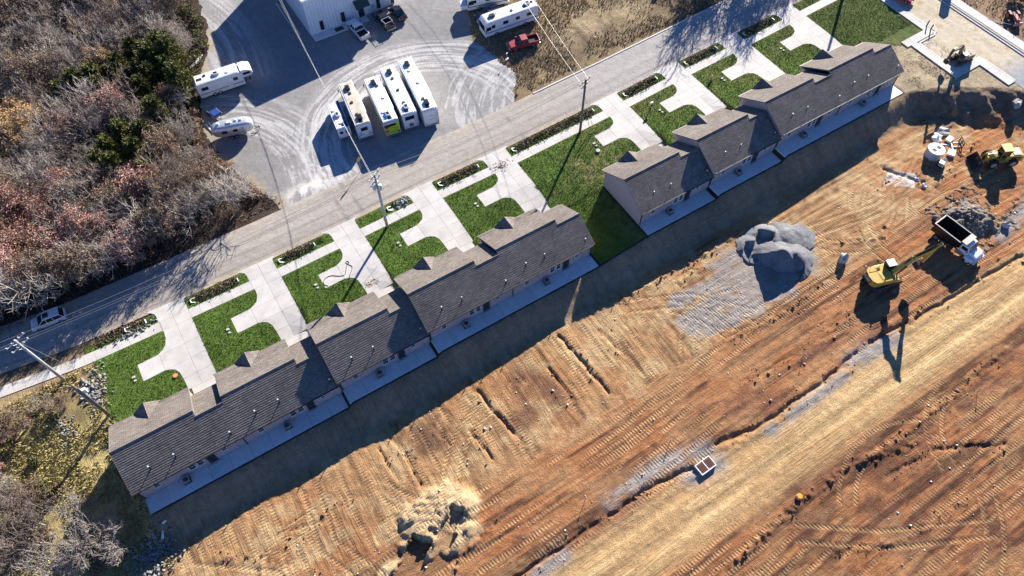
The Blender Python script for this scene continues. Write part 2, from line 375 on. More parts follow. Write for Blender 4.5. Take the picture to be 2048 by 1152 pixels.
def site_detail(x, y):
    w = ss(3.3, 5.0, bank_top(x)-y)*ss(-17, -13, x)
    along = np.where(y > -40, ss(50, 62, x), 1.0); along = np.maximum(along, ss(-38.5, -42, y))   # 1: tracks run along X, 0: along Y
    rx = fbm(x/9+fbm(x/22,y/22,3)*1.5, y/.42+1.6*np.sin(x/17), 11, 3); ry = fbm(x/.42+1.1*np.sin(y/9), y/9, 12, 3)
    rut = (rx*along + ry*(1-along)) - .5
    dz = .16*rut + .22*(fbm(x/5, y/5, 21, 4)-.5) + .10*(fbm(x/.9, y/.9, 31, 3)-.5)*(fbm(x/12,y/12,5,2) > .5)
    haul = ss(-51.0, -53.2, y)*ss(-60.6, -58.4, y)
    dz = dz*(1-.75*haul)
    lane, berm = lanes(x, y, along)
    dz += (-.045*lane + .055*berm)*(1-.8*haul)
    dz += -.12*haul*ss(-.2, 1, np.cos((y+56.6)*2.05))
    for pts, dep, wid in TRENCHES:
        bx = (x > min(p[0] for p in pts)-3) & (x < max(p[0] for p in pts)+3) & (y > min(p[1] for p in pts)-3) & (y < max(p[1] for p in pts)+3)
        if not bx.any(): continue
        xx = x[bx]; yy = y[bx]; d = poly_dist(xx+.5*(fbm(xx/1.1, yy/1.1, 41, 3)-.5), yy+.7*(fbm(xx/1.3, yy/1.3, 42, 3)-.5), pts)
        gate = ss(.25, .5, fbm(xx/1.6, yy/1.6, 43, 2)+.12)
        dz[bx] += (-dep*.9*np.exp(-(d/(wid*.62))**2) + .35*dep*np.exp(-((d-wid*2.3)/wid)**2)*fbm(xx/.5, yy/.5, 44, 2))*gate
    for pts, ht, wid in RIDGES:
        bx = (x > min(p[0] for p in pts)-4) & (x < max(p[0] for p in pts)+4) & (y > min(p[1] for p in pts)-4) & (y < max(p[1] for p in pts)+4)
        if not bx.any(): continue
        xx = x[bx]; yy = y[bx]; d = poly_dist(xx, yy, pts)
        dz[bx] += ht*1.05*np.exp(-(d/(wid*.8))**2)*np.clip(fbm(xx/.55, yy/.55, 51, 3)*2.2-.75, 0, 1.2)
    dz += mound(x, y)
    return dz*w, w, along, haul
xs = np.concatenate([np.arange(-420, -34, 25.), np.arange(-34, 128, .22), np.arange(128, 176, 1.), np.arange(180, 460, 25.)])
ys = np.concatenate([np.arange(-420, -86, 25.), np.arange(-86, -21, .17), np.arange(-21, 96, .8), np.arange(100, 460, 25.)])
X, Y = np.meshgrid(xs, ys); Z = G(X, Y)
dz, w_site, along, haul = site_detail(X, Y)
Z = Z + dz
d_bank = bank_top(X)-Y
bk = ss(0, .6, d_bank)*(1-ss(3.6, 5.0, d_bank))
Z += ss(111, 116, X)*ss(0, 1.5, d_bank)*(1-ss(7, 10, d_bank))*1.1*(fbm(X/1.7, Y/1.7, 63, 4)-.5)
Z += bk*(.10*(fbm(X/.5, Y/4, 61, 3)-.5) + .25*(fbm(X/2, Y/2, 62, 3)-.5)*ss(1, 3, d_bank))
rough = ~inpoly(X, Y, LOT) & (((X < -14.5) & (Y < 1.5)) | ((Y > 14) & (X < 24)) | ((X > 62) & (Y > 11.8)))
Z += np.where(rough, .35*(fbm(X/2.2, Y/2.2, 71, 3)-.5), 0)
Z -= .55*((X > -12.6) & (X < 125.6) & (Y > -11.3) & (Y < yi(X)+3.5))       # covered by the turf sheet
# soil colours
n0 = fbm(X/9, Y/9, 81, 4); n1 = fbm(X/2.4, Y/2.4, 82, 4)
strx = fbm(X/14+2*n0, Y/.9, 83, 4); stry = fbm(X/.9, Y/12+n0, 84, 4); st = strx*along+stry*(1-along)
TAN, ORA, DRK, PALE, GRY = [np.array(c) for c in ((.385,.225,.108),(.325,.140,.060),(.085,.040,.025),(.46,.325,.172),(.275,.262,.25))]
C = np.broadcast_to(TAN, X.shape+(3,)).copy()
zone_or = ss(-38.5, -43, Y)*(1-haul)
C = mixc(C, ORA, np.clip(zone_or*.8 + .45*ss(.5, .7, n0)*(1-haul), 0, 1))
C = mixc(C, ORA*.92, .7*ss(-60, -62, Y))
C = mixc(C, ORA*np.array([1.15,1.15,1.1]), .8*ss(95, 103, X)*ss(-29, -32, Y))
C = mixc(C, ORA*1.05, .75*np.exp(-(((X-6)/8)**2+((Y+41)/3.4)**2)))                      # reddish patch at the near corner
C = mixc(C, DRK, np.clip(1.5*ss(.51, .72, st)*(.4+.6*zone_or)*(1-.85*haul), 0, .9))
C = mixc(C, DRK*1.2, .8*ss(.56, .72, fbm(X/5, Y/4, 85, 4))*ss(-60.5, -63, Y))
lane, berm = lanes(X, Y, along)
C = mixc(C, DRK*1.6, .55*berm*w_site*(1-.7*haul)*ss(.35, .6, n1+.1)); C = mixc(C, PALE, .25*lane*(1-haul)*w_site)
C = mixc(C, PALE, .7*ss(.47, .66, n1)*(1-zone_or)*(1-haul)*ss(-60, -52, Y))
C = mixc(C, DRK*1.7, .6*ss(.55, .69, fbm(X/7+5, Y/3.2, 89, 5))*(1-haul)*(.35+.65*zone_or)); C = mixc(C, TAN*.98, .45*ss(.5, .7, fbm(X/6, Y/2.5, 86, 4))*zone_or)
for cx, cy, rx_, ry_ in ((20.5,-30.5,2.2,3.0), (33.5,-30.5,2.6,2.6), (31,-35,2.5,1.6), (18.5,-31,1.6,3.2), (36,-34,1.5,2.5)):   # damp dug-over lots
    C = mixc(C, DRK*1.5, .75*np.exp(-((((X-cx)/rx_)**2+((Y-cy)/ry_)**2)**2))*ss(.3, .6, n1+.12))
C = mixc(C, np.array([.46,.305,.145]), haul*(.55+.45*ss(.4, .65, strx)))
C = mixc(C, np.array([.58,.41,.21]), haul*np.clip(np.exp(-((Y+55.0)/.5)**2)+np.exp(-((Y+57.3)/.5)**2), 0, 1)*.9*ss(.3,.55,strx))
gm = inpoly(X, Y, GREY)*1.0; gm = np.where(gm > 0, .5+.5*ss(0, 2.6, poly_dist(X, Y, GREY+GREY[:1])), .5-.5*ss(0, 2.6, poly_dist(X, Y, GREY+GREY[:1])))
md = mound(X, Y); C = mixc(C, PALE*np.array([1.1,1.15,1.25])*(.75+.5*n1[..., None]), ss(.05, .5, md)*.85)
C = mixc(C, GRY, np.clip(ss(.60, 1.0, gm+1.3*(fbm(X/3.0, Y/1.6, 88, 5)-.47)), 0, 1)*.8)
for pts, wd in (([(34,-49.6),(42,-49.2),(48,-50.6)], 1.0), ([(44,-52.4),(48,-53)], 1.2), ([(72,-51.8),(79,-52.6)], 1.3), ([(70,-52.8),(56,-53.2)], .8), ([(22,-51.8),(26,-51.8)], .8), ([(104,-49),(114,-47)], .9), ([(122,-29),(135,-34)], 3.0)):
    C = mixc(C, GRY*1.1, .85*np.exp(-(poly_dist(X, Y, pts)/wd)**2)*ss(.35, .6, n1+.1))
C = mixc(C, np.array([.58,.52,.46]), .85*inpoly(X, Y, [(97.5,-33.0),(100.5,-31.4),(103.4,-34.4),(101.0,-36.0)])*ss(.3,.5,n1+.1))
BANKC = np.array([.30,.205,.125])
C = mixc(C, BANKC*(.75+.5*stry[..., None]), 1-ss(3.4, 4.6, d_bank))
C = mixc(C, np.array([.17,.12,.085])*(.5+1.0*n1[..., None]), ss(110, 116, X)*(1-ss(5.5, 8.0, d_bank))*.8*ss(.3,.5,n1+.12))
front = d_bank < 0
FOREST = np.array([.06,.043,.032]); DRYG = np.array([.25,.185,.105]); STRAW = np.array([.42,.34,.15])
Cf = np.broadcast_to(FOREST, X.shape+(3,)).copy()*(.6+.9*n1[..., None])
Cf = mixc(Cf, DRYG, np.where((X > 58) & (Y > 10.5), .45+.6*ss(.35, .65, n0), 0).clip(0, 1))
Cf = mixc(Cf, np.array([.36,.28,.17]), np.where((X > 58) & (Y > 11.5), .9*np.exp(-(((X-83)/12)**2+((Y-19)/4.5)**2))*ss(.35, .55, n1), 0))
Cf = mixc(Cf, STRAW*(.7+.6*n1[..., None]), ((X < -13) & (Y < 4.6))*(.35+.65*ss(.35, .6, n0)))
Cf = mixc(Cf, np.array([.31,.22,.13]), np.exp(-(poly_dist(X, Y, [(-30,4.5),(-20,2.6),(-15,2.8)])/2.6)**2)*(X < -12))
Cf = mixc(Cf, np.array([.36,.29,.19])*(.7+.6*n1[..., None]), (X > 112.6)*(Y < -7.5)*1.0)
Cf = mixc(Cf, np.array([.27,.18,.11])*(.5+.9*n1[..., None]), (X > 137.5)*1.0)
C = np.where(front[..., None], Cf, C)
lt = ss(-13.4, -15.5, X)*ss(-31, -27, Y)
C = mixc(C, STRAW*.8*(.55+.8*n1[..., None]), lt*np.where(front, 0, 1))
trk = np.zeros_like(C); tm = w_site*(1-.85*haul)
trk[..., 0] = along*tm*lane; trk[..., 1] = (1-along)*tm*lane; trk[..., 2] = along
me = np_mesh('ground', np.stack([X, Y, Z], -1).reshape(-1, 3), grid_faces(len(xs), len(ys)), MS['ground'], np.clip(C, .01, .75).reshape(-1, 3), trk.reshape(-1, 3), True)
tag(link('ground', me), kind='structure')
def ground_z(x, y):
    """surface of the finished site including ruts"""
    x = np.atleast_1d(np.asarray(x, float)); y = np.atleast_1d(np.asarray(y, float))
    return G(x, y) + site_detail(x, y)[0]

# ---- crushed stone yard with pale tyre sweeps
gx = np.arange(11, 72, .2); gy = np.arange(9.4, 72, .2); X, Y = np.meshgrid(gx, gy)
n1 = fbm(X/2, Y/2, 101, 4); n0 = fbm(X/8, Y/8, 102, 4)
C = np.broadcast_to(np.array([.245,.238,.232]), X.shape+(3,)).copy()*(.82+.36*n0[..., None])
def sweep(cx, cy, r0, r1, seed, stretch=9.):
    r = np.hypot(X-cx, Y-cy); th = np.arctan2(Y-cy, X-cx)
    return fbm(r/.26+.6*vn(X/3,Y/3,seed), th*r.mean()/stretch, seed, 3), ss(r0, r0+2, r)*(1-ss(r1-3, r1, r)), r
a, ma, _ = sweep(44, 13, 12.5, 23, 103); C = mixc(C, [.50,.49,.48], ma*ss(.42, .62, a)*(.6+.5*n0))
a, ma, _ = sweep(6, 20, 14, 25, 104); C = mixc(C, [.47,.46,.45], ma*ss(.47, .65, a)*.8*(Y < 44))
a = fbm((X+3*np.sin(Y/11))/.45, Y/11, 105, 3); C = mixc(C, [.46,.45,.44], np.exp(-((X-21.5-.09*(Y-30))/4.5)**2)*(Y > 40)*ss(.46, .64, a)*.85)
a, ma, _ = sweep(66, 4, 8, 24, 106); C = mixc(C, [.45,.445,.44], ma*ss(.5, .66, a)*.7*(X > 48))
C = mixc(C, [.66,.62,.56], np.exp(-(((X-23)/4.5)**2+((Y-13)/1.6)**2))*ss(.4, .6, n1))
C = mixc(C, [.20,.19,.185], .7*np.exp(-((np.hypot(X-10,Y-18)-13.5)/.35)**2)*(Y > 14)*(Y < 33)*ss(.35,.6,n1))      # darker wheel path
C = mixc(C, [.33,.27,.19], ss(2.4, .2, poly_dist(X, Y, LOT[1:11]))*ss(.35, .6, n1))
keep = inpoly(X+1.6*(n1-.5), Y+1.6*(fbm(X/1.5, Y/1.5, 107, 3)-.5), LOT)
F = grid_faces(len(gx), len(gy)); kf = keep.ravel()[F].all(1)
me = np_mesh('gravel_lot', np.stack([X, Y, G(X, Y)+.03+.03*n1], -1).reshape(-1, 3), F[kf], MS['lot'], C.reshape(-1, 3), None, True)
tag(link('gravel_lot', me), kind='structure')

# ---- street in front of the houses
gx = np.arange(-70, 190, .5); tv = np.linspace(0, 1, 31); X, T = np.meshgrid(gx, tv); Y = yi(X)+3.75+T*7.7
n1 = fbm(X/2.5, Y/2.5, 111, 4); lon = fbm(X/16, Y/.5, 112, 4)
C = np.broadcast_to(np.array([.335,.30,.262]), X.shape+(3,)).copy()*(.8+.4*lon[..., None])
C = mixc(C, [.40,.365,.32], .6*np.exp(-((T-.5)/.07)**2)); C = mixc(C, [.42,.34,.25], np.exp(-((T-.02)/.06)**2)*ss(.3, .6, n1+.1)); C = mixc(C, [.45,.39,.31], .7*np.exp(-((T-.98)/.05)**2)*ss(.35,.6,n1))
C = mixc(C, [.36,.35,.34], .5*ss(60, 75, X))
for xc in (24.9, 27.3, 55.5): C = mixc(C, [.17,.165,.16], .75*np.exp(-((X-xc-.25*np.sin(T*5))/.13)**2))       # sealed cross cracks
C = mixc(C, [.16,.15,.145], .7*np.exp(-((T-.135-.01*np.sin(X/9))/.012)**2)*ss(.2,.5,n1+.2)); C = mixc(C, [.2,.19,.18], .5*np.exp(-((T-.40)/.012)**2)*ss(.4,.6,n1+.05))
me = np_mesh('road', np.stack([X, Y, SL*X+.045+.05*(1-(2*T-1)**2)], -1).reshape(-1, 3), grid_faces(len(gx), 31), MS['lot'], C.reshape(-1, 3), None, True)
tag(link('road', me), kind='structure')

DRIVE = [(.5,5.0),(.05,4.0),(0,3.3),(0,-9),(-.2,-9),(-.2,-12.3),(-3.6,-12.3),(-3.6,-9),(-3.9,-8.9),(-3.96,-7.2),(-4.07,-6.17),(-4.41,-5.46),(-4.95,-5.08),(-5.6,-4.9),(-8.5,-4.86),(-8.5,-2.25),(-5.6,-2.22),(-5.0,-2.01),(-4.44,-1.65),(-4.04,-.9),(-3.95,-.04),(-4.13,.55),(-4.13,2.8),(-4.27,3.56),(-5.0,4.8),(-5.3,5.0)]
def warp(k, p): return (UX[k]+p[0], p[1]+float(yi(UX[k]+p[0]))*float(ss(-3, .2, p[1]))-(.9*float(ss(3.3, 5, p[1]))))
# ---- turf sheet with shallow roadside ditches
STRIPS = [(-13.4,-5.4)] + [(UX[k]+.45, UX[k+1]-5.1) for k in range(8)]
def ditch(x, y):
    v = y-yi(x); d = np.zeros(np.shape(x))
    for q, (a, b) in enumerate(STRIPS):
        if q == 3: a = b-3.6
        d = np.maximum(d, ss(a+.2, a+1.2, x)*ss(b-.2, b-1.2, x))
    return -.42*d*np.exp(-((v-2.75)/.55)**2)
def turf_z(x, y): return G(x, y)+.03+ditch(x, y)
gx = np.arange(-15.5, 127, .33); gy = np.arange(-22.6, 4.6, .3); X, Y = np.meshgrid(gx, gy)
n1 = fbm(X/.8, Y/.8, 121, 4); n0 = fbm(X/5, Y/5, 122, 4)
lawn_ok = ((Y > -11.6) & (Y < yi(X)+3.9) & (X > -14.2+1.6*(n0-.5)) & (X < 112.6)) | ((X > 51.9) & (X < 60.4) & (Y > -22.3) & (Y < -5)) | ((X >= 112.3) & (X < 126.2) & (Y > np.interp(X, [112,118.4,120,126.3], [-9.2,-12.5,-14.3,-14.3])) & (Y < yi(X)+3.9))
C = np.broadcast_to(np.array([.088,.142,.026]), X.shape+(3,)).copy()*(.65+.7*n0[..., None])*(.84+.32*_h(np.floor((X+.15*Y)/.62), np.floor(Y/2.4+.37*np.floor((X+.15*Y)/.62)), 5))[..., None]
C = mixc(C, [.135,.14,.045], ss(55, 62, X)*ss(.38, .68, n0)*.75); C = mixc(C, [.24,.20,.09], ss(56, 60, X)*(1-ss(64, 72, X))*ss(-2, -5, Y)*ss(.45, .65, n1)*.8)
C = mixc(C, [.075,.09,.025], ss(100, 112, X)*.6)
C = mixc(C, [.16,.15,.06], .6*np.exp(-((Y-np.round((X-6)/13*0)-(-9+.35*(X-52)))/.5)**2)*(X > 52)*(X < 59))
C = mixc(C, [.15,.105,.06], ss(yi(X)+3.3, yi(X)+3.7, Y)*ss(.3,.6,n1))
in_dr = np.zeros(X.shape, bool)
for k in range(9): in_dr |= inpoly(X, Y, [warp(k, q) for q in DRIVE])
F = grid_faces(len(gx), len(gy)); kf = lawn_ok.ravel()[F].all(1) & ~in_dr.ravel()[F].all(1)
me = np_mesh('lawn', np.stack([X, Y, turf_z(X, Y)+.03*n1], -1).reshape(-1, 3), F[kf], MS['lawn'], C.reshape(-1, 3), None, True)
tag(link('lawn', me), kind='structure')

# ---- concrete: driveways, sidewalk, patios, kerbs, each slab its own piece
def slab(parent, pts, mat, th=.14, up=.06, zf=None, gap=.018, name='slab'):
    cx = sum(p[0] for p in pts)/len(pts); cy = sum(p[1] for p in pts)/len(pts)
    q = []
    for x, y in pts:
        d = math.hypot(cx-x, cy-y); k = gap/max(d, .1); q.append((x+(cx-x)*k, y+(cy-y)*k))
    zf = zf or (lambda x, y: gz(x, y)+up)
    mb = MB(); top = [(x, y, zf(x, y)) for x, y in q]; bot = [(x, y, z-th) for x, y, z in top]
    mb.hexa(bot, top); return mb.build(name, mat, parent)
ROWS = [[(-5.3,5.0),(-4.6,4.1),(-4.25,3.35),(-2.1,3.35),(-2.1,5.0)], [(-2.1,5.0),(-2.1,3.35),(0,3.35),(.05,4.0),(.5,5.0)],
    [(-4.25,3.35),(-4.13,2.8),(-4.13,1.75),(-2.1,1.75),(-2.1,3.35)], [(-2.1,3.35),(-2.1,1.75),(0,1.75),(0,3.35)],
    [(-4.13,1.75),(-4.13,.15),(-2.1,.15),(-2.1,1.75)], [(-2.1,1.75),(-2.1,.15),(0,.15),(0,1.75)],
    [(-4.1,.15),(-3.95,-.04),(-4.04,-.9),(-4.44,-1.65),(-5.0,-2.01),(-5.6,-2.22),(-5.6,-2.45),(-2.1,-2.45),(-2.1,.15)], [(-2.1,.15),(-2.1,-2.45),(0,-2.45),(0,.15)],
    [(-8.5,-2.25),(-8.5,-4.86),(-5.6,-4.86),(-5.6,-2.25)], [(-5.6,-2.45),(-5.6,-4.86),(-2.1,-4.86),(-2.1,-2.45)], [(-2.1,-2.45),(-2.1,-4.86),(0,-4.86),(0,-2.45)],
    [(-5.6,-4.86),(-4.95,-5.08),(-4.41,-5.46),(-4.07,-6.17),(-3.96,-7.2),(-2.1,-7.2),(-2.1,-4.86)], [(-2.1,-4.86),(-2.1,-7.2),(0,-7.2),(0,-4.86)],
    [(-3.96,-7.2),(-3.9,-9.0),(-2.1,-9.0),(-2.1,-7.2)], [(-2.1,-7.2),(-2.1,-9.0),(0,-9.0),(0,-7.2)], [(-3.55,-9.0),(-3.55,-12.4),(-.25,-12.4),(-.25,-9.0)]]
ORD = ['first','second','third','fourth','fifth','sixth','seventh','eighth','ninth']
for k in range(9):
    dr = link('driveway', None); tag(dr, 'pale concrete driveway with turning stub, %s counting up the street from the lower left' % ORD[k], None, 'driveways', 'structure')
    for pts in ROWS: slab(dr, [warp(k, p) for p in pts], MS['concrete'], up=.07)
sw = tag(link('sidewalk', None), kind='structure')
SEGS = [(-40,-4.13)] + [(UX[k], UX[k+1]-4.13) for k in range(8)] + [(UX[8], 126.2)]
for a, b in SEGS:
    n = max(1, round((b-a)/1.5))
    for i in range(n):
        x0 = a+(b-a)*i/n; x1 = a+(b-a)*(i+1)/n
        slab(sw, [(x0, float(yi(x0))+.15), (x1, float(yi(x1))+.15), (x1, float(yi(x1))+1.75), (x0, float(yi(x0))+1.75)], MS['concrete'], up=.07)
for k in range(9):
    x0 = UX[k]-13; z0 = UZ[k]
    pa = tag(link('patio', None), 'shaded concrete patio strip behind the %s unit from the lower left' % ORD[k], None, 'patios', 'structure')
    for i in range(5):
        a = x0+13*i/5; b = x0+13*(i+1)/5
        slab(pa, [(a,-22.1),(b,-22.1),(b,-19.9),(a,-19.9)], MS['patio'], th=.3, zf=lambda x, y, z=z0: z)
# cul-de-sac of packed stone with kerbs and pale walks
SBASE = [(127.9,40),(127.9,-15.6),(123.3,-15.6),(123.3,-22.9),(128.7,-22.9),(128.7,-31),(129.5,-36),(135.0,-40),(134.9,40)]
gx = np.arange(121, 137, .4); gy = np.arange(-41, 40, .5); X, Y = np.meshgrid(gx, gy); n1 = fbm(X/1.8, Y/1.8, 131, 4); n0 = fbm(X/.8, Y/7, 132, 3)
C = mixc(np.broadcast_to(np.array([.46,.39,.28]), X.shape+(3,)).copy()*(.75+.5*n1[..., None]), [.52,.47,.38], ss(.45, .65, n0)*.7); C = mixc(C, [.36,.26,.13], .8*ss(.6,.75,n1)); C = mixc(C, [.27,.28,.30], ss(-25, -31, Y))
F = grid_faces(len(gx), len(gy)); kf = inpoly(X, Y, SBASE).ravel()[F].any(1)
me = np_mesh('street_base', np.stack([X, Y, G(X, Y)+.03], -1).reshape(-1, 3), F[kf], MS['lot'], C.reshape(-1, 3), None, True); tag(link('street_base', me), kind='structure')
def walk(name, rects, label=None):
    o = tag(link(name, None), label, kind='structure')
    for x0, x1, y0, y1, nx, ny in rects:
        for i in range(nx):
            for j in range(ny):
                a = x0+(x1-x0)*i/nx; b = x0+(x1-x0)*(i+1)/nx; c = y0+(y1-y0)*j/ny; d = y0+(y1-y0)*(j+1)/ny
                slab(o, [(a,c),(b,c),(b,d),(a,d)], MS['concrete'], th=.3, up=.16)
walk('street_walk', [(126.25,127.5,-13.7,8,1,14), (120.8,127.5,-15.2,-13.7,4,1), (121.6,123.0,-24.7,-15.2,1,7), (123.0,127.2,-24.7,-23.2,3,1), (127.2,128.7,-30.4,-23.2,1,5)])
walk('far_walk', [(135.9,137.7,-44,8,1,34)])
def kerb(name, pts, w=.3):
    mb = MB()
    for (ax, ay), (bx, by) in zip(pts, pts[1:]):
        L = math.hypot(bx-ax, by-ay); nx, ny = -(by-ay)/L*w/2, (bx-ax)/L*w/2; n = max(1, int(L/4))
        for i in range(n):
            p = [(ax+(bx-ax)*t, ay+(by-ay)*t) for t in (i/n, (i+1)/n)]
            q = [(p[0][0]-nx,p[0][1]-ny),(p[1][0]-nx,p[1][1]-ny),(p[1][0]+nx,p[1][1]+ny),(p[0][0]+nx,p[0][1]+ny)]
            mb.hexa([(x,y,gz(x,y)-.1) for x,y in q], [(x,y,gz(x,y)+.15) for x,y in q])
    return tag(mb.build(name, MS['concrete']), kind='structure')
kerb('kerb', [(127.7,8),(127.7,-13.5),(127.9,-14.9),(127.0,-15.5),(123.3,-15.5)]); kerb('kerb', [(123.2,-15.5),(123.2,-23.0),(127.4,-23.0),(128.6,-23.4),(128.9,-24.5),(128.9,-30.3)])
kerb('kerb', [(135.0,8),(135.0,-44)], .25); kerb('kerb', [(135.6,8),(135.6,-44)], .2)
kerb('kerb', [(62,10.95),(75,10.95),(90,11.15),(110,11.4),(140,12)], .25)

# ================================================================== THE TWO ROWS OF HOUSES
PIT = .554
def roof_part(name, parent, x0, x1, yf, yr, yb, ze, mat):
    zr = ze + PIT*(yf-yr); zr2 = ze + PIT*(yr-yb); st = .25; t = .036
    pr = []
    def slope(ya, yb_, zb):
        n = max(2, round(abs(yb_-ya)/st)); out = []
        for i in range(n):
            y0 = ya+(yb_-ya)*i/n; y1 = ya+(yb_-ya)*(i+1)/n
            out += [(y0, zb+PIT*abs(y0-ya)+t), (y1, zb+PIT*abs(y1-ya)+.002)]
        return out
    fr = slope(yf, yr, ze); bk = slope(yb, yr, ze)
    pr = [(yf, ze-.14)] + fr + [(yr, zr+.05)] + bk[::-1] + [(yb, ze-.14), (yr, zr-.2)]
    mb = MB(); a = [mb.bm.verts.new((x0, y, z)) for y, z in pr]; b = [mb.bm.verts.new((x1, y, z)) for y, z in pr]; n = len(pr)
    for k in range(n): mb.bm.faces.new((a[k], b[k], b[(k+1) % n], a[(k+1) % n]))
    mb.bm.faces.new(a); mb.bm.faces.new(b[::-1])
    o = mb.build(name, mat, parent)
    MB().hexa([(x0,yr-.16,zr-.05),(x1,yr-.16,zr-.05),(x1,yr+.16,zr-.05),(x0,yr+.16,zr-.05)], [(x0,yr-.02,zr+.085),(x1,yr-.02,zr+.085),(x1,yr+.02,zr+.085),(x0,yr+.02,zr+.085)]).build('ridge_cap', mat, o)
    return o, zr
def window(parent, x0, x1, z0, z1, y, out=-1, n_mull=1):
    fr = MB(); w = .055
    for a, b, c, d in ((x0,x1,z0,z0+w),(x0,x1,z1-w,z1),(x0,x0+w,z0+w,z1-w),(x1-w,x1,z0+w,z1-w)): fr.box(((a+b)/2, y+out*.03, (c+d)/2), (b-a, .1, d-c))
    if n_mull: fr.box(((x0+x1)/2, y+out*.025, (z0+z1)/2), (x1-x0-2*w, .05, .045))
    o = fr.build('window', MS['white'], parent)
    MB().box(((x0+x1)/2, y+out*.012, (z0+z1)/2), (x1-x0-2*w, .03, z1-z0-2*w)).build('pane', MS['glass'], o)
    MB().box(((x0+x1)/2, y+out*.06, z0-.05), (x1-x0+.16, .16, .09)).build('sill', MS['concrete'], o)
    return o
def house_row(label, units):
    H = link('row_house', None); tag(H, label, 'house', 'row houses'); H.location = (UX[units[0]]-13, -20, UZ[units[0]])
    bpy.context.view_layer.update()
    def own(o): o.parent = H; o.matrix_parent_inverse = H.matrix_world.inverted(); return o
    for k in units:
        X0 = UX[k]-13; z = UZ[k]
        first = k == units[0] or UZ[k-1] != z; last = k == units[-1] or UZ[k+1] != z; endr = k == units[-1]
        xm = X0+9.6
        own(MB().box((X0+4.8, -15.45, z+1.2), (9.6, 8.9, 3.5)).build('wall', MS['brick']))
        own(MB().box((xm+1.7, -16.12, z+1.2), (3.4, 7.54, 3.5)).build('garage_wall', MS['brick']))
        r1, zr1 = roof_part('roof', None, X0-(.28 if first else 0), xm, -10.55, -15.425, -20.3, z+3.0, MS['shingle']); own(r1)
        r2, zr2 = roof_part('garage_roof', None, xm, X0+13+(.28 if endr else -.004), -11.9, -16.1, -20.3, z+3.0, MS['shingle']); own(r2)
        if first:
            own(MB().hexa([(X0+.001,-10.98,z+2.9),(X0+.001,-15.425,z+5.45),(X0+.001,-19.88,z+2.9)], [(X0+.25,-10.98,z+2.9),(X0+.25,-15.425,z+5.45),(X0+.25,-19.88,z+2.9)]).build('gable_wall', MS['brick'] if k != 0 else MS['brick']))
            xe = X0-.30
            for (ya, za), (yb, zb), mt in (((-10.55, z+3.0), (-15.425, z+5.7), MS['taupe']), ((-20.3, z+3.0), (-15.425, z+5.7), MS['taupe'])):
                own(MB().hexa([(xe,ya,za-.19),(xe+.03,ya,za-.19),(xe+.03,yb,zb-.19),(xe,yb,zb-.19)], [(xe,ya,za+.03),(xe+.03,ya,za+.03),(xe+.03,yb,zb+.06),(xe,yb,zb+.06)]).build('rake_board', mt))
        if endr:
            own(MB().hexa([(X0+12.75,-12.33,z+2.9),(X0+12.75,-16.1,z+5.1),(X0+12.75,-19.88,z+2.9)], [(X0+12.999,-12.33,z+2.9),(X0+12.999,-16.1,z+5.1),(X0+12.999,-19.88,z+2.9)]).build('gable_wall', MS['brick']))
        # the end of the deeper, higher roof over the garage roof
        own(MB().hexa([(xm-.2,-10.98,z+2.9),(xm-.2,-15.425,z+5.45),(xm-.2,-19.88,z+2.9)], [(xm-.02,-10.98,z+2.9),(xm-.02,-15.425,z+5.45),(xm-.02,-19.88,z+2.9)]).build('gable_wall', MS['taupe']))
        # gablet over the entrance
        ga, gb, gc = X0+2.85, X0+6.2, X0+4.5; zt = z+4.2
        g = MB(); y0 = -10.30; yb = -10.55-(zt-(z+3.0))/PIT-.05
        g.hexa([(ga,y0,z+2.9),(gc,y0,zt-.08),(gc,yb,zt-.08)], [(ga,y0,z+3.05),(gc,y0,zt+.06),(gc,yb,zt+.06)])
        g.hexa([(gb,y0,z+2.9),(gc,y0,zt-.08),(gc,yb,zt-.08)], [(gb,y0,z+3.05),(gc,y0,zt+.06),(gc,yb,zt+.06)])
        go = own(g.build('gablet_roof', MS['shingle']))
        own(MB().hexa([(ga+.25,-10.95,z+2.9),(gb-.25,-10.95,z+2.9),(gc,-10.95,zt-.2)], [(ga+.25,-10.6,z+2.9),(gb-.25,-10.6,z+2.9),(gc,-10.6,zt-.2)]).build('gablet_face', MS['white']))
        # rear elevation
        for (a, b, c, d, m_) in ((1.8,2.6,1.2,2.1,1),(6.0,6.85,.95,2.25,1),(7.05,7.85,.95,2.25,1),(10.15,10.85,1.45,2.25,1)): own(window(None, X0+a, X0+b, z+c, z+d, -19.9, -1, m_))
        dr = own(MB().box((X0+8.72, -19.93, z+1.1), (1.0, .1, 2.2)).build('door', MS['dark']))
        MB().box((X0+8.72, -19.985, z+1.35), (.6, .02, 1.3)).build('pane', MS['glass'], dr)
        MB().box((X0+9.1, -20.0, z+1.05), (.06, .08, .14)).build('handle', MS['alum'], dr)
        own(MB().box((X0+8.72, -20.12, z+.05), (1.25, .42, .1)).build('door_step', MS['concrete']))
        own(MB().box((X0+6.5, -20.36, z+2.93), (13.0-.01, .12, .13)).build('gutter', MS['dark']))
        own(MB().box((X0+6.5, -20.1, z+2.84), (13.0-.01, .38, .03)).build('soffit', MS['white']))
        for dx in (12.93, .1) if first else (12.93,): own(MB().prof([(0,z),(0,z+2.82),(-.42,z+2.82),(-.42,z+2.72),(-.09,z+2.72),(-.09,z)], X0+dx-.05, X0+dx+.05, mat=Matrix(((0,1,0,0),(1,0,0,-19.915),(0,0,1,0),(0,0,0,1)))).build('downspout', MS['dark']))
        own(MB().box((X0+11.9, -19.96, z+.75), (.22, .1, .3), .02).build('hose_bib', MS['galv']))
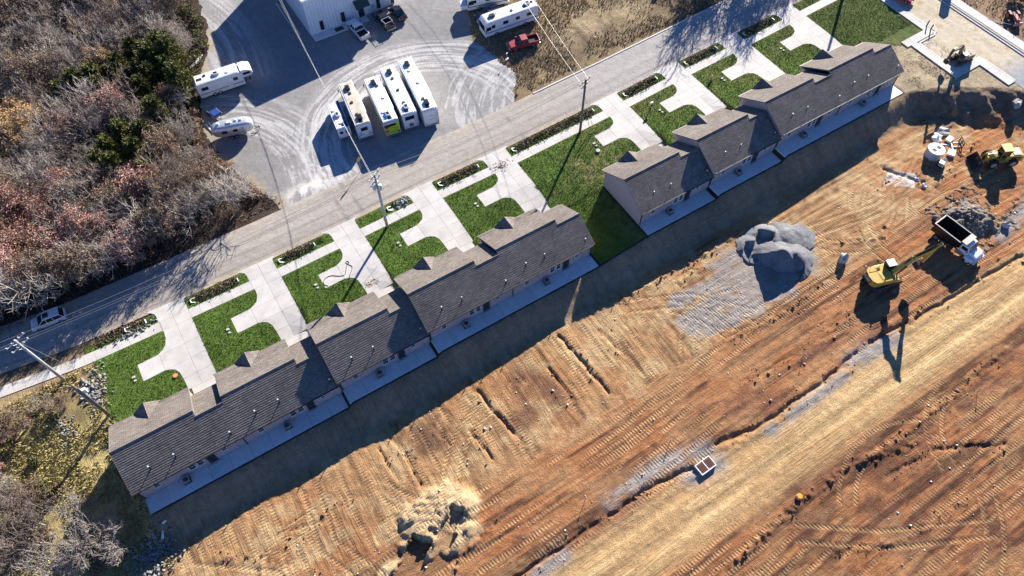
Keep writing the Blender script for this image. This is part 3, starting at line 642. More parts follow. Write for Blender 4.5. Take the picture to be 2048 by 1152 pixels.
        for vx, vy, vh in ((2.75,-18.75,.8), (5.7,-18.85,.85), (12.15,-19.4,.6)):
            zz = z+3.0+PIT*(vy+20.3)
            v = own(MB().cyl((X0+vx,vy,zz-.1),(X0+vx,vy,zz+vh),.055,n=10).build('vent_pipe', MS['black']))
            MB().cyl((X0+vx,vy,zz+vh-.16),(X0+vx,vy,zz+vh+.02),.085,n=10).build('vent_cap', MS['white'], v)
            MB().cyl((X0+vx,vy,zz-.05),(X0+vx,vy,zz+.1),.15,.08,n=10).build('flashing', MS['black'], v)
        # street side
        gd = own(MB().box((X0+11.3, -12.31, z+1.15), (2.75, .12, 2.2)).build('garage_door', MS['white']))
        for i in range(4): MB().box((X0+11.3, -12.24, z+.33+.54*i), (2.6, .03, .46), .01).build('panel', MS['white'], gd)
        fd = own(MB().box((X0+4.5, -10.96, z+1.1), (1.0, .12, 2.15)).build('front_door', MS['dark'])); MB().box((X0+4.9, -10.87, z+1.05), (.06, .08, .12)).build('handle', MS['alum'], fd)
        for a in (1.2, 7.2): own(window(None, X0+a, X0+a+1.3, z+.9, z+2.3, -11.0, 1))
        own(MB().box((X0+4.7, -10.46, z+2.94), (9.7, .12, .12)).build('gutter', MS['taupe']))
        own(MB().box((xm+1.7, -11.82, z+2.94), (3.3, .12, .12)).build('gutter', MS['taupe']))
        own(MB().box((X0+4.8, -10.78, z+2.84), (9.6-.01, .42, .03)).build('soffit', MS['white'])); own(MB().box((xm+1.7, -12.1, z+2.84), (3.38, .42, .03)).build('soffit', MS['white']))
    return H
house_row('long brick row of five houses with stepped grey shingle roofs, nearer the camera', range(5))
house_row('brick row of four houses with stepped shingle roofs, farther up the street', range(5, 9))
# condensers on the patios
def condenser():
    t = thing('air_conditioner', 'x', 'air conditioner', 0, 0, 0, tilt=False)
    MB().box((0,0,.05), (1.0,1.0,.1), .01).build('pad', MS['concrete'], t)
    b = MB(); b.box((0,0,.47), (.8,.8,.72), .06); c = b.build('casing', MS['galv'], t)
    lv = MB()
    for i in range(7): lv.box((0,0,.2+i*.09), (.83,.83,.025), .0)
    lv.build('louvre', MS['black'], c)
    MB().cyl((0,0,.82),(0,0,.85),.33,.33,20).build('fan_opening', MS['black'], t)
    g = MB(); 
    for r_ in (.12,.22,.31):
        pts = [(r_*math.cos(2*math.pi*k/16), r_*math.sin(2*math.pi*k/16), .87) for k in range(17)]; g.tube(pts, .012, 4)
    g.build('fan_guard', MS['steel'], t); return t
ac0 = condenser()
for k in range(9):
    o = ac0 if k == 0 else copy_tree(ac0)
    o['label'] = 'grey air conditioner on the patio of the %s house from the lower left' % ORD[k]; o['group'] = 'air conditioners on the patios'
    o.matrix_world = Matrix.Translation((UX[k]-7.9, -20.62, UZ[k]+.003))
# water meter lids, culvert ends
for k in range(9):
    X0 = UX[k]
    for i, (dx, dy, s_) in enumerate(((-9.45,-3.6,.42), (-9.4,-4.2,.34))):
        x, y = X0+dx, dy
        o = thing('meter_box', '%s pale meter box lid in the lawn beside the stub of the %s driveway' % (('larger', 'smaller')[i], ORD[k]), 'meter box', x, y, dz=.05, heading=.05*i, group='meter boxes')
        MB().box((0,0,.05), (s_,s_*.8,.1), .015).build('rim', MS['concrete'], o); MB().box((0,0,.105), (s_*.8,s_*.6,.02)).build('lid', MS['concrete'], o)
def headwall(x, y, rot, label):
    t = thing('culvert_end', label, 'culvert end', x, y, heading=rot, group='culvert ends', dz=-.36)
    t.scale = (.72,.72,.8)
    b = MB(); b.hexa([(0,-.55,0),(.2,-.55,0),(.2,.55,0),(0,.55,0)], [(0,-.45,.75),(.16,-.45,.75),(.16,.45,.75),(0,.45,.75)]); b.build('head', MS['white'], t)
    for s_ in (-1, 1):
        MB().hexa([(.2,s_*.55,0),(1.25,s_*.8,0),(1.25,s_*.68,0),(.2,s_*.43,0)], [(.16,s_*.45,.72),(1.25,s_*.72,.2),(1.25,s_*.6,.2),(.16,s_*.33,.72)]).build('wing', MS['white'], t)
    MB().box((.72,0,.04), (1.05,1.1,.08)).build('apron', MS['white'], t)
    MB().cyl((.10,0,.33),(.22,0,.33),.24,.24,14).build('pipe_mouth', MS['black'], t)
for k, (a, b) in enumerate(STRIPS):
    if k == 3: pairs = [(b-2.9, 0, 'lower left end'), (b-.3, math.pi, 'upper right end')]
    elif k == 0: pairs = [(b-3.2, 0, 'lower left end'), (b-.3, math.pi, 'upper right end')]
    elif k == 2: pairs = [(a+.25, 0, 'lower left end'), (b-1.6, math.pi, 'upper right end')]
    else: pairs = [(a+.25, 0, 'lower left end'), (b-.25, math.pi, 'upper right end')]
    for x, rot, s_ in pairs:
        headwall(x, float(yi(x))+2.75, rot, 'white concrete culvert end at the %s of the %s roadside ditch' % (s_, ORD[k]))

# ================================================================== POLES, WIRES AND SMALL STREET THINGS
def pole(name, label, x, y, h, mat, arms=((.35, 2.4),), extras=None, arm_rot=0., rad=.21):
    t = thing(name, label, 'utility pole', x, y, tilt=False, heading=arm_rot, dz=-.1, group='utility poles')
    MB().cyl((0,0,0),(0,0,h+.1),rad,rad*.7,12).build('shaft', mat, t, True)
    for d, L in arms:
        a = MB().box((0,.13,h-d), (.1,.1,L) if False else (L,.1,.12)).build('crossarm', mat, t)
        MB().tube([(-L*.3,.14,h-d),(0,.14,h-d-.7),(L*.3,.14,h-d)], .02, 5).build('brace', MS['steel'], a)
        for u_ in (-.46,-.16,.2,.46):
            MB().cyl((u_*L,.13,h-d+.06),(u_*L,.13,h-d+.26),.05,.07,8).build('insulator', MS['white'], a)
    return t
pA = pole('utility_pole', 'tall grey pole with two white crossarms at the lower left street corner', -17.5, 1.0, 11.2, MS['polegrey'], ((.3,2.6),(1.4,2.4)), arm_rot=.5)
MB().tube([(0.2,0,10.2),(2.0,-1.2,0.1)], .02, 5).build('guy_wire', MS['wire'], pA)
pB = pole('utility_pole', 'grey pole carrying transformer cans beside the fourth driveway', 29.35, -.1, 11.6, MS['polegrey'], ((.3,2.4),(1.3,2.4)), arm_rot=.55)
for i, (dx, dy) in enumerate(((.38,.3),(-.38,.25),(0,-.5))):
    c = MB().cyl((dx,dy,8.9),(dx,dy,9.75),.26,n=16).build('transformer', MS['galv'], pB)
    MB().cyl((dx,dy,9.75),(dx,dy,9.85),.28,.2,16).build('lid', MS['white'], c); MB().cyl((dx,dy,9.8),(dx,dy,10.1),.05,.04,8).build('bushing', MS['white'], c)
MB().box((-.25,-.1,2.3), (.3,.25,.5), .03).build('meter', MS['galv'], pB)
MB().cyl((.12,-.12,.1),(.12,-.12,8.6),.04,n=6).build('conduit', MS['galv'], pB)
MB().tube([(0,.1,6.5),(1.4,-3.6,.3)], .018, 5).build('guy_wire', M('guy_yellow', (.55,.45,.04), .5), pB)
pC = pole('utility_pole', 'slim brown wooden pole with one crossarm beside the long grass lawn', 63.55, -.35, 10.7, MS['wood'], ((.35,2.6),(1.1,1.6)), arm_rot=.3)
MB().cyl((.3,.2,8.7),(.3,.2,9.35),.2,n=14).build('transformer', MS['galv'], pC)
for i, dx in enumerate((1.0, 1.5)):
    MB().tube([(0,0,8.3),(dx,-1.2-.4*i,.3)], .015, 5).build('guy_wire', MS['wire'], pC)
    MB().tube([(dx*.72,(-1.2-.4*i)*.72,2.5),(dx,-1.2-.4*i,.25)], .05, 6).build('guy_guard', M('guard_yellow', (.62,.46,.05), .5), pC)
pS = pole('service_pole', 'short brown pole with conduits and a meter cabinet at the corner of the near lawn', -13.9, -6.9, 8.9, MS['wood'], (), arm_rot=0)
pS['category'] = 'service pole'
for dx in (-.2, .2): MB().cyl((dx,-.05,.1),(dx,-.05,8.2),.05,n=8).build('conduit', MS['galv'], pS)
MB().box((.35,.15,6.9), (.55,.4,.8), .03).build('cabinet', MS['rvwhite'], pS)
MB().tube([(0,0,8.7),(-.5,.3,8.9),(-.8,.5,8.6)], .05, 6).build('service_head', MS['galv'], pS)
pD = pole('utility_pole', 'wooden pole beyond the top edge whose shadow crosses the upper lawn', 126.9, 4.2, 11.5, MS['wood'], ((.4,2.4),), arm_rot=.1, rad=.3)
def top(o, h, dx=0, dy=0):
    m = o.matrix_world @ Vector((dx, dy, h)); return m
def cable(label, a, b, sag, r=.022, n=14):
    pts = [tuple(Vector(a).lerp(Vector(b), i/n) - Vector((0,0,4*sag*(i/n)*(1-i/n)))) for i in range(n+1)]
    o = MB().tube(pts, r, 5).build('power_line', MS['wire']); tag(o, label, 'power line', 'power lines'); return o
bpy.context.view_layer.update()
for i, u_ in enumerate((-1.1, -.4, 1.1)):
    w_ = ('nearest the houses', 'in the middle', 'farthest from the houses')[i]
    cable('overhead wire between the corner pole and the transformer pole, %s' % w_, top(pA, 11.1, u_, .13), top(pB, 11.5, u_, .13), 1.0)
    cable('overhead wire between the transformer pole and the brown pole, %s' % w_, top(pB, 11.5, u_, .13), top(pC, 10.6, u_, .13), 1.1)
    cable('overhead wire running from the corner pole out of the lower left, %s' % w_, top(pA, 11.1, u_, .13), (-75, 8+u_, 9.5), 1.2)
for i, u_ in enumerate((-.5, .5)):
    cable(('left', 'right')[i]+' one of two service wires crossing the gravel lot to the metal building', top(pB, 9.3, 0, .3*u_), (35.0+.35*i, 58, 8.6), 1.6, .02)
    cable(('left', 'right')[i]+' one of two wires running from the brown pole over the parked motorhome', top(pC, 10.4, u_*1.6, .1), (76+u_*2.4, 62, 14), 2.2, .02)
# road sign seen edge-on beside the gravel lot entrance
sg = thing('road_sign', 'diamond road sign on a thin post at the street edge below the parked trailers', 'road sign', 30.9, 11.9, tilt=False, heading=.3)
MB().cyl((0,0,-.2),(0,0,2.75),.035,n=8).build('post', MS['galv'], sg)
MB().box((0,.05,2.3), (.76,.02,.76), mat=Matrix.Translation((0,.05,2.3)) @ Matrix.Rotation(R(45),4,'Y') @ Matrix.Translation((0,-.05,-2.3))).build('plate', M('sign_yellow', (.6,.4,.03), .5), sg)
# lot marker sign on a post with a black shadow, hydrant
lp = thing('yard_lamp', 'slim post lamp with a pale head standing in the lawn of the seventh house', 'lamp', 75.9, -2.5, tilt=False)
MB().cyl((0,0,0),(0,0,1.15),.05,n=8).build('post', MS['black'], lp); MB().box((0,0,1.3), (.5,.28,.34), .04).build('head', MS['rvwhite'], lp)
hy = thing('fire_hydrant', 'yellow fire hydrant standing in the lawn of the eighth house', 'hydrant', 88.3, -2.8, tilt=False)
HYM = M('hydrant_yellow', (.62,.36,.04), .5)
MB().cyl((0,0,0),(0,0,.75),.16,.14,14).build('barrel', HYM, hy); MB().cyl((0,0,.75),(0,0,1.0),.17,.05,14).build('bonnet', M('hydrant_cap', (.7,.66,.5), .5), hy)
for a in (0, 90, 180): MB().cyl((0,0,.55),(.26*math.cos(R(a)),.26*math.sin(R(a)),.55),.08,n=10).build('outlet', HYM, hy)
for i, (x, y) in enumerate(((128.3,-13.2),(128.0,-14.3))):
    b = thing('bollard', 'short dark post on the walk corner, %s of two' % ('upper', 'lower')[i], 'bollard', x-.7, y, tilt=False, dz=.15, group='dark posts')
    MB().cyl((0,0,0),(0,0,.95),.11,.10,12).build('shaft', MS['dark'], b); MB().cyl((0,0,.95),(0,0,1.08),.12,.03,12).build('cap', MS['dark'], b)
vc = thing('valve_cover', 'round orange valve cover in the near lawn corner', 'valve cover', -4.9, -6.3, dz=.06)
MB().cyl((0,0,0),(0,0,.1),.34,n=20).build('ring', M('orange_plastic', (.55,.2,.08), .6), vc); MB().cyl((0,0,.1),(0,0,.12),.26,n=20).build('lid', M('orange_lid', (.62,.28,.14), .6), vc)
wl = thing('well_cap', 'pale round cap in the worn grass left of the farther row', 'well cap', 63.6, -5.2, dz=.05); MB().cyl((0,0,0),(0,0,.18),.3,n=16).build('casing', MS['rock'], wl); MB().cyl((0,0,.18),(0,0,.22),.33,n=16).build('cap', MS['rock'], wl)
hs = [(17.8,-4.7),(17.4,-4.2),(17.6,-3.6),(18.2,-3.3),(18.9,-3.4),(19.7,-4.0),(20.5,-4.3),(21.0,-3.7),(21.5,-2.9),(21.9,-2.8),(21.8,-2.4),(21.5,-2.5),(21.7,-3.0),(22.0,-3.6),(21.6,-4.2),(21.1,-4.7),(20.9,-5.1)]
def smooth_pts(p, n=4):
    out = []
    for i in range(len(p)-1):
        a, b, c, d = p[max(i-1,0)], p[i], p[i+1], p[min(i+2, len(p)-1)]
        for j in range(n):
            t = j/n; out.append(tuple(.5*((2*b[q])+(-a[q]+c[q])*t+(2*a[q]-5*b[q]+4*c[q]-d[q])*t*t+(-a[q]+3*b[q]-3*c[q]+d[q])*t**3) for q in range(len(b))))
    return out+[p[-1]]
tag(MB().tube([(x, y, gz(x, y)+.10) for x, y in smooth_pts(hs)], .03, 6).build('garden_hose', M('hose_grey', (.05,.055,.05), .6)), 'dark garden hose looping over the stub of the third driveway', 'hose')

# ================================================================== METAL BUILDING
bx0, bx1, by0, by1, bh = 36.9, 53.4, 44.6, 66.0, 7.0; bz = gz(45, 46)
mbm = bpy.data.materials.new('ribbed_white_metal'); t_, b_ = nt(mbm); p_ = pos(t_)
wv = t_.nodes.new('ShaderNodeSeparateXYZ'); t_.links.new(p_, wv.inputs[0])
rib = math_n(t_, 'ABSOLUTE', math_n(t_, 'SINE', math_n(t_, 'MULTIPLY', math_n(t_, 'ADD', wv.outputs[0], wv.outputs[1]), math.pi/.6)))
rib = math_n(t_, 'POWER', rib, 12.0)
t_.links.new(mul_col(t_, (.66,.68,.69), math_n(t_, 'MULTIPLY', ramp(t_, noise_n(t_, p_, .6), .3, .7, .93, 1.05), ramp(t_, rib, 0, 1, 1, .86))), b_.inputs['Base Color']); b_.inputs['Roughness'].default_value = .5; bump_n(t_, b_, rib, .05)
B = thing('metal_building', 'large white ribbed metal building at the top of the gravel lot', 'building', bx0, by0, bz, tilt=False); bpy.context.view_layer.update()
def bpart(mb, name, mat, par=None):
    o = mb.build(name, mat); q = par or B; o.parent = q; o.matrix_parent_inverse = q.matrix_world.inverted(); return o
bpart(MB().box(((bx0+bx1)/2, (by0+by1)/2, bz+bh/2-.2), (bx1-bx0, by1-by0, bh+.4)), 'wall', mbm)
rf = MB(); ym = (by0+by1)/2
rf.hexa([(bx0-.25,by0-.3,bz+bh-.02),(bx1+.25,by0-.3,bz+bh-.02),(bx1+.25,ym,bz+bh+.9),(bx0-.25,ym,bz+bh+.9)], [(bx0-.25,by0-.3,bz+bh+.2),(bx1+.25,by0-.3,bz+bh+.2),(bx1+.25,ym,bz+bh+1.1),(bx0-.25,ym,bz+bh+1.1)])
rf.hexa([(bx0-.25,by1+.3,bz+bh-.02),(bx1+.25,by1+.3,bz+bh-.02),(bx1+.25,ym+.001,bz+bh+.9),(bx0-.25,ym+.001,bz+bh+.9)], [(bx0-.25,by1+.3,bz+bh+.2),(bx1+.25,by1+.3,bz+bh+.2),(bx1+.25,ym+.001,bz+bh+1.1),(bx0-.25,ym+.001,bz+bh+1.1)])
bpart(rf, 'roof', mbm)
bpart(MB().box(((bx0+bx1)/2, by0-.38, bz+bh+.02), (bx1-bx0+.5, .14, .16)), 'gutter', MS['white'])
bpart(MB().box(((bx0+bx1)/2, by0-.9, bz+.05), (bx1-bx0, 1.8, .16)), 'walkway', MS['patio'])
for dx, z0, z1, w_ in ((2.0,.5,2.2,.55), (6.1,.5,2.3,.6), (13.1,.6,2.4,.55), (15.9,.6,2.4,.55), (9.3,4.6,5.7,2.3)):
    a = bx0+dx
    fo = bpart(MB().box((a+w_/2, by0-.02, bz+(z0+z1)/2), (w_+.14, .06, z1-z0+.14)), 'window', MS['dark'])
    bpart(MB().box((a+w_/2, by0-.06, bz+(z0+z1)/2), (w_, .03, z1-z0)), 'pane', MS['glass'], fo)
do = bpart(MB().box((bx0+9.9, by0-.03, bz+1.15), (1.1, .1, 2.2)), 'door', MS['dark']); bpart(MB().box((bx0+10.3, by0-.1, bz+1.1), (.06,.08,.16)), 'handle', MS['alum'], do)
aw = MB(); ax0, ax1 = bx0+8.7, bx0+11.4
aw.hexa([(ax0,by0-1.2,bz+2.6),(ax1,by0-1.2,bz+2.6),(ax1,by0-.01,bz+3.55),(ax0,by0-.01,bz+3.55)], [(ax0,by0-1.2,bz+2.72),(ax1,by0-1.2,bz+2.72),(ax1,by0-.01,bz+3.75),(ax0,by0-.01,bz+3.75)])
bpart(aw, 'awning', M('awning_green', (.03,.05,.05), .7))
li = bpart(MB().cyl((bx0+12.0,by0-.55,bz+.1),(bx0+12.0,by0-.55,bz+1.6),.04,n=8), 'sign_post', MS['galv']); bpart(MB().box((bx0+12.0,by0-.55,bz+1.75),(.5,.05,.4)), 'sign_plate', MS['galv'], li)
bpart(MB().box((bx0+4.9, by0-1.0, bz+.14), (1.6,1.0,.03)), 'door_mat', MS['black'])
for i, (dx, dy) in enumerate(((-1.6,-.4),(-2.1,.6))):
    bpart(MB().tube([(bx0+dx, by0+dy+1.5, bz+.15), (bx0+dx+.1, by0+dy+11, bz+.25)], .09, 6), 'leaning_pipe', MS['alum'])

# ================================================================== VEHICLES
def wheel(par, x, y, r=.36, w=.24, z=None, rim=None):
    z = r if z is None else z
    s_ = 1 if y > 0 else -1
    t = MB().cyl((x,y-w/2,z),(x,y+w/2,z),r,n=20).build('wheel', MS['rubber'], par)
    MB().cyl((x,y+s_*(w/2-.05),z),(x,y+s_*(w/2+.012),z),r*.62,r*.55,16).build('rim', rim or MS['alum'], t)
    return t
def frustum(mb, x0, x1, w0, z0, X0, X1, w1, z1):
    mb.hexa([(x0,-w0/2,z0),(x1,-w0/2,z0),(x1,w0/2,z0),(x0,w0/2,z0)], [(X0,-w1/2,z1),(X1,-w1/2,z1),(X1,w1/2,z1),(X0,w1/2,z1)]); return mb
def lights(par, xf, xr, w, zf, zr):
    for s_ in (-1, 1):
        MB().box((xf, s_*w*.38, zf), (.08,.34,.16), .02).build('headlight', MS['rvwhite'], par)
        MB().box((xr, s_*w*.42, zr), (.06,.18,.26), .02).build('tail_light', MS['red'], par)
def pickup(label, x, y, head, paint, L=5.7, W=1.98, bedmat=None, group=None):
    t = thing('pickup_truck', label, 'pickup truck', x, y, heading=head, group=group, dz=.03); h = L/2
    b = MB(); b.prof([(-h,.5),(-h,.78),(-.75,.8),(-.75,1.12),(1.1,1.14),(h-.25,1.04),(h,.9),(h,.48)], -W/2, W/2, bev=.07); b.build('body', paint, t)
    for s_ in (-1, 1): MB().box((-h/2-.37, s_*(W/2-.06), .98), (h-.76,.12,.42), .03).build('bed_side', paint, t)
    MB().box((-h+.05,0,.95), (.09,W-.26,.5), .02).build('tailgate', paint, t)
    MB().box((-h/2-.37,0,.80), (h-.9,W-.26,.04)).build('bed_floor', bedmat or MS['black'], t)
    g = MB(); frustum(g, -.75, 1.25, W-.16, 1.1, -.62, .55, W-.52, 1.76); g.build('glasshouse', MS['glass'], t)
    r_ = MB(); frustum(r_, -.66, .62, W-.44, 1.76, -.6, .5, W-.56, 1.84); rf_ = r_.build('roof', paint, t)
    p = MB()
    for s_ in (-1, 1):
        for xa, xb in ((1.22,.56),(-.74,-.63),(.25,.02)): p.tube([(xa,s_*(W/2-.09),1.12),(xb,s_*(W/2-.27),1.77)], .045, 5)
    p.build('pillar', paint, t)
    for bx_, nm in ((h+.04,'front_bumper'),(-h-.05,'rear_bumper')): MB().box((bx_,0,.52), (.16,W-.1,.2), .04).build(nm, MS['alum'], t)
    MB().box((h-.01,0,.76), (.06,W*.5,.2), .01).build('grille', MS['black'], t)
    lights(t, h-.02, -h-.01, W, .8, .95)
    for s_ in (-1, 1): MB().box((1.0,s_*(W/2+.12),1.22), (.14,.22,.18), .03).build('mirror', MS['black'], t)
    for wx in (h-1.0, -h+1.15):
        for s_ in (-1, 1): wheel(t, wx, s_*(W/2-.11), .39, .26)
    return t
def car(label, x, y, head, paint, L=4.6, W=1.86, H=1.66, cat='car', name='car', rear=None, roofbox=True):
    t = thing(name, label, cat, x, y, heading=head, dz=.06); h = L/2
    b = MB(); b.prof([(-h,.42),(-h,.95),(-h+.25,1.02),(.75,1.0),(h-.3,.86),(h,.7),(h,.38)], -W/2, W/2, bev=.09); b.build('body', paint, t)
    g = MB(); rx = -h+.15 if rear is None else rear
    frustum(g, rx, 1.25, W-.12, .99, rx+.38, .35, W-.5, H-.07); g.build('glasshouse', MS['glass'], t)
    r_ = MB(); frustum(r_, rx+.33, .42, W-.46, H-.075, rx+.45, .3, W-.56, H); ro = r_.build('roof', paint, t)
    if roofbox: MB().box((-.1,0,H+.005), (.75,.8,.02)).build('sunroof', MS['glass'], ro)
    p = MB()
    for s_ in (-1, 1):
        for xa, xb in ((1.22,.38),(rx+.02,rx+.4),(.1,-.02),(-.85,-.8)): p.tube([(xa,s_*(W/2-.07),1.0),(xb,s_*(W/2-.26),H-.07)], .04, 5)
        p.tube([(rx+.5,s_*(W/2-.3),H+.02),(.25,s_*(W/2-.3),H+.02)], .025, 5)
    p.build('pillar', paint, t)
    lights(t, h-.04, -h-.0, W, .68, .88)
    MB().box((h+.01,0,.5), (.06,W*.6,.18), .01).build('grille', MS['black'], t)
    for s_ in (-1, 1): MB().box((.85,s_*(W/2+.1),1.08), (.13,.2,.15), .03).build('mirror', paint, t)
    for wx in (h-.88, -h+.86):
        for s_ in (-1, 1): wheel(t, wx, s_*(W/2-.1), .34, .22)
    return t
SILVER = M('silver_paint', (.66,.68,.70), .3, .2, var=.06, coat=.5); WHT = M('white_vehicle_paint', (.74,.74,.74), .3, var=.05, coat=.5); BLK = M('black_vehicle_paint', (.014,.014,.016), .25, var=.1, coat=.6); GRYP = M('faded_grey_paint', (.20,.19,.18), .5, var=.25)
car('silver crossover driving along the street in tree shade', -16.9, 11.0, math.pi-.1, SILVER, 4.6, 1.86, 1.68, 'car', 'crossover')
pickup('white pickup truck backed out from the metal building, empty black bed', 44.4, 41.1, R(93), WHT)
pickup('black pickup truck with a pale rack parked before the metal building', 49.3, 40.6, R(92), BLK, 5.4, 1.9)
car('black open jeep parked beside the black pickup', 52.3, 41.0, R(93), BLK, 4.2, 1.8, 1.85, 'car', 'jeep', -1.2, False)
rk = MB(); rk.tube([(-.9,-.8,1.2),(-.9,-.75,1.75),(-2.3,-.75,1.75),(-2.3,-.8,1.2)], .04, 5); rk.tube([(-.9,.8,1.2),(-.9,.75,1.75),(-2.3,.75,1.75),(-2.3,.8,1.2)], .04, 5); rk.tube([(-2.3,-.75,1.75),(-2.3,.75,1.75)], .04, 5); rk.tube([(-.9,-.75,1.75),(-.9,.75,1.75)], .04, 5)
rk.build('ladder_rack', MS['rvwhite'], [o for o in COL.objects if o.name.startswith('pickup_truck')][-1])
pickup('old red and silver pickup truck beside the white motorhome', 66.9, 21.7, math.pi-.25, M('faded_red', (.30,.035,.04), .4, var=.2), 5.5, 1.98)
car('dark blue van half hidden between the two motorhomes at the top', 65.8, 31.6, math.pi-.12, M('dark_blue_paint', (.02,.028,.05), .3, var=.15, coat=.5), 4.9, 1.9, 1.75, 'van', 'van')
car('faded grey sedan nose beside the white motorhome', 65.0, 29.8, math.pi-.15, GRYP, 4.4, 1.8, 1.45, 'car', 'sedan', -1.5, False)
car('red car parked on the packed street at the top edge', 129.4, -5.6, R(-72), M('bright_red', (.42,.02,.05), .3, var=.06, coat=.6), 4.5, 1.82, 1.5, 'car', 'car', -1.7, False)

def rv(name, label, x, y, head, L, W, H, body, roof, cat='motorhome', motor=True, slope=.0, wheels=None, stripe=None, nac=2, seed=1, rearpanel=None, ladder=True, win=3, nose=0., dirty=False, group=None, lift=.45, awn=True):
    rnd = random.Random(seed)
    t = thing(name, label, cat, x, y, heading=head, group=group, dz=.03); h = L/2
    b = MB()
    b.prof([(-h,lift),(-h,H-.25),(-h+.25,H-.02),(h-.45-nose,H-.02),(h-.05-nose*.4,H-.6),(h,H*.45),(h,lift)], -W/2, W/2, bev=.07); b.build('body', body, t)
    r_ = MB(); frustum(r_, -h+.12, h-.5-nose, W-.12, H-.03, -h+.28, h-.7-nose, W-.5, H+.055); ro = r_.build('roof', roof, t)
    r2 = MB()
    for s_ in (-1, 1): r2.box((-.2-nose/2,s_*(W/2-.05),H-.01), (L-.9-nose,.08,.07), .02)
    r2.build('roof_edge', MS['white'], t)
    xs_ = np.linspace(-h+1.6, h-2.0-nose, nac) if nac > 1 else [0.]
    for i, xa in enumerate(xs_):
        a = MB().box((float(xa),0,H+.22), (1.05,.72,.36), .09).build('roof_air_conditioner', MS['rvroof'] if i % 2 == 0 and not dirty else MS['dark'], ro)
        MB().box((float(xa)-.05,0,H+.41), (.6,.45,.02)).build('grille', MS['black'], a)
    for i in range(3):
        xa = -h+L*(.22+.25*i)+rnd.uniform(-.3,.3); ya = rnd.uniform(-.55,.55)
        v = MB().box((xa,ya,H+.12), (.42,.42,.14), .03).build('roof_vent', MS['rvroof'] if rnd.random() < .5 else MS['dark'], ro)
    MB().box((-h+.9,rnd.uniform(-.4,.4),H+.07), (.9,.6,.03)).build('solar_panel', M('solar_blue', (.02,.03,.06), .2, var=.2), ro)
    for s_ in (-1, 1):
        yy = s_*(W/2+.004)
        if stripe:
            MB().box((0,yy,H*.36), (L-.25,.02,.16)).build('stripe', stripe, t)
        for i in range(win):
            xa = -h+L*(.16+.68*i/max(1,win-1)); ww = (1.1,.75,1.0,.7)[i % 4]
            f_ = MB().box((xa,yy,H*.66), (ww,.05,.62), .02).build('window', MS['dark'], t); MB().box((xa,yy+s_*.02,H*.66), (ww-.12,.03,.5)).build('pane', MS['glass'], f_)
        if s_ < 0: 
            d_ = MB().box((h*.38,yy,lift+1.05), (.68,.04,1.9), .02).build('door', MS['rvwhite'], t); MB().box((h*.38+.25,yy-.04,lift+1.0), (.08,.05,.1)).build('handle', MS['black'], d_)
        if awn: MB().cyl((-h*.5,s_*(W/2+.05),H-.2),(h*.4,s_*(W/2+.05),H-.2),.07,n=8).build('awning_roll', MS['rvwhite'], t)
    if motor:
        wsm = MB(); wsm.hexa([(h-.02,-W/2+.15,H*.47),(h+.03,-W/2+.15,H*.47),(h+.03,W/2-.15,H*.47),(h-.02,W/2-.15,H*.47)], [(h-.10-nose*.4,-W/2+.15,H-.62),(h-.03-nose*.4,-W/2+.15,H-.62),(h-.03-nose*.4,W/2-.15,H-.62),(h-.10-nose*.4,W/2-.15,H-.62)]); wsm.build('windscreen', MS['glass'], t)
        lights(t, h+.01, -h-.02, W, .85, 1.0)
        for s_ in (-1, 1):
            MB().box((h-.15,s_*(W/2+.22),H*.55), (.12,.2,.42), .03).build('mirror', MS['black'], t)
            sdw = MB().box((h-.75,s_*(W/2+.006),H*.6), (.9,.04,.7), .02).build('cab_window', MS['glass'], t)
    else:
        hb = MB(); hb.tube([(h,.5,.5),(h+1.1,0,.45)], .06, 6); hb.tube([(h,-.5,.5),(h+1.1,0,.45)], .06, 6); hb.cyl((h+.95,0,.0),(h+.95,0,.75),.05,n=8); hb.build('hitch', MS['black'], t)
        for s_ in (-1, 1): MB().box((-h-.02,s_*W*.4,.9), (.05,.12,.3), .01).build('tail_light', MS['red'], t)
    if rearpanel:
        for nm, yy, zz, dy, dz_, m_ in rearpanel: MB().box((-h-.012,yy,zz), (.03,dy,dz_), .01).build(nm, m_, t)
    else:
        f_ = MB().box((-h-.01,0,H*.66), (.04,W*.55,.7), .02).build('rear_window', MS['dark'], t)
    MB().box((-h-.1,0,.5), (.18,W-.2,.18), .03).build('rear_bumper', MS['steel'], t)
    if ladder:
        l = MB(); ly = -W*.36
        for s_ in (-1, 1): l.tube([(-h-.1,ly+s_*.19,.8),(-h-.1,ly+s_*.19,H+.1),(-h+.25,ly+s_*.19,H+.16)], .025, 5)
        for i in range(7): l.tube([(-h-.1,ly-.19,1.0+i*.32),(-h-.1,ly+.19,1.0+i*.32)], .02, 5)
        l.build('ladder', MS['alum'], t)
    for wx in (wheels or (h-2.2, -h+2.6)):
        for s_ in (-1, 1): wheel(t, wx, s_*(W/2-.13), .42, .26)
    MB().box((0,0,lift-.02), (L-.8,W-.3,.16)).build('chassis', MS['black'], t)
    return t
GRAPH = M('green_graphic', (.42,.60,.03), .4, var=.15, scale=4); REDG = M('red_graphic', (.45,.03,.05), .4); BLUES = M('blue_stripe', (.05,.10,.22), .45); GREYS = M('grey_stripe', (.16,.17,.18), .45); BEIGE = M('beige_body', (.52,.48,.42), .45, var=.06); SILV = M('polished_silver', (.66,.67,.68), .28, .55, var=.10)
HDN = R(81.0)
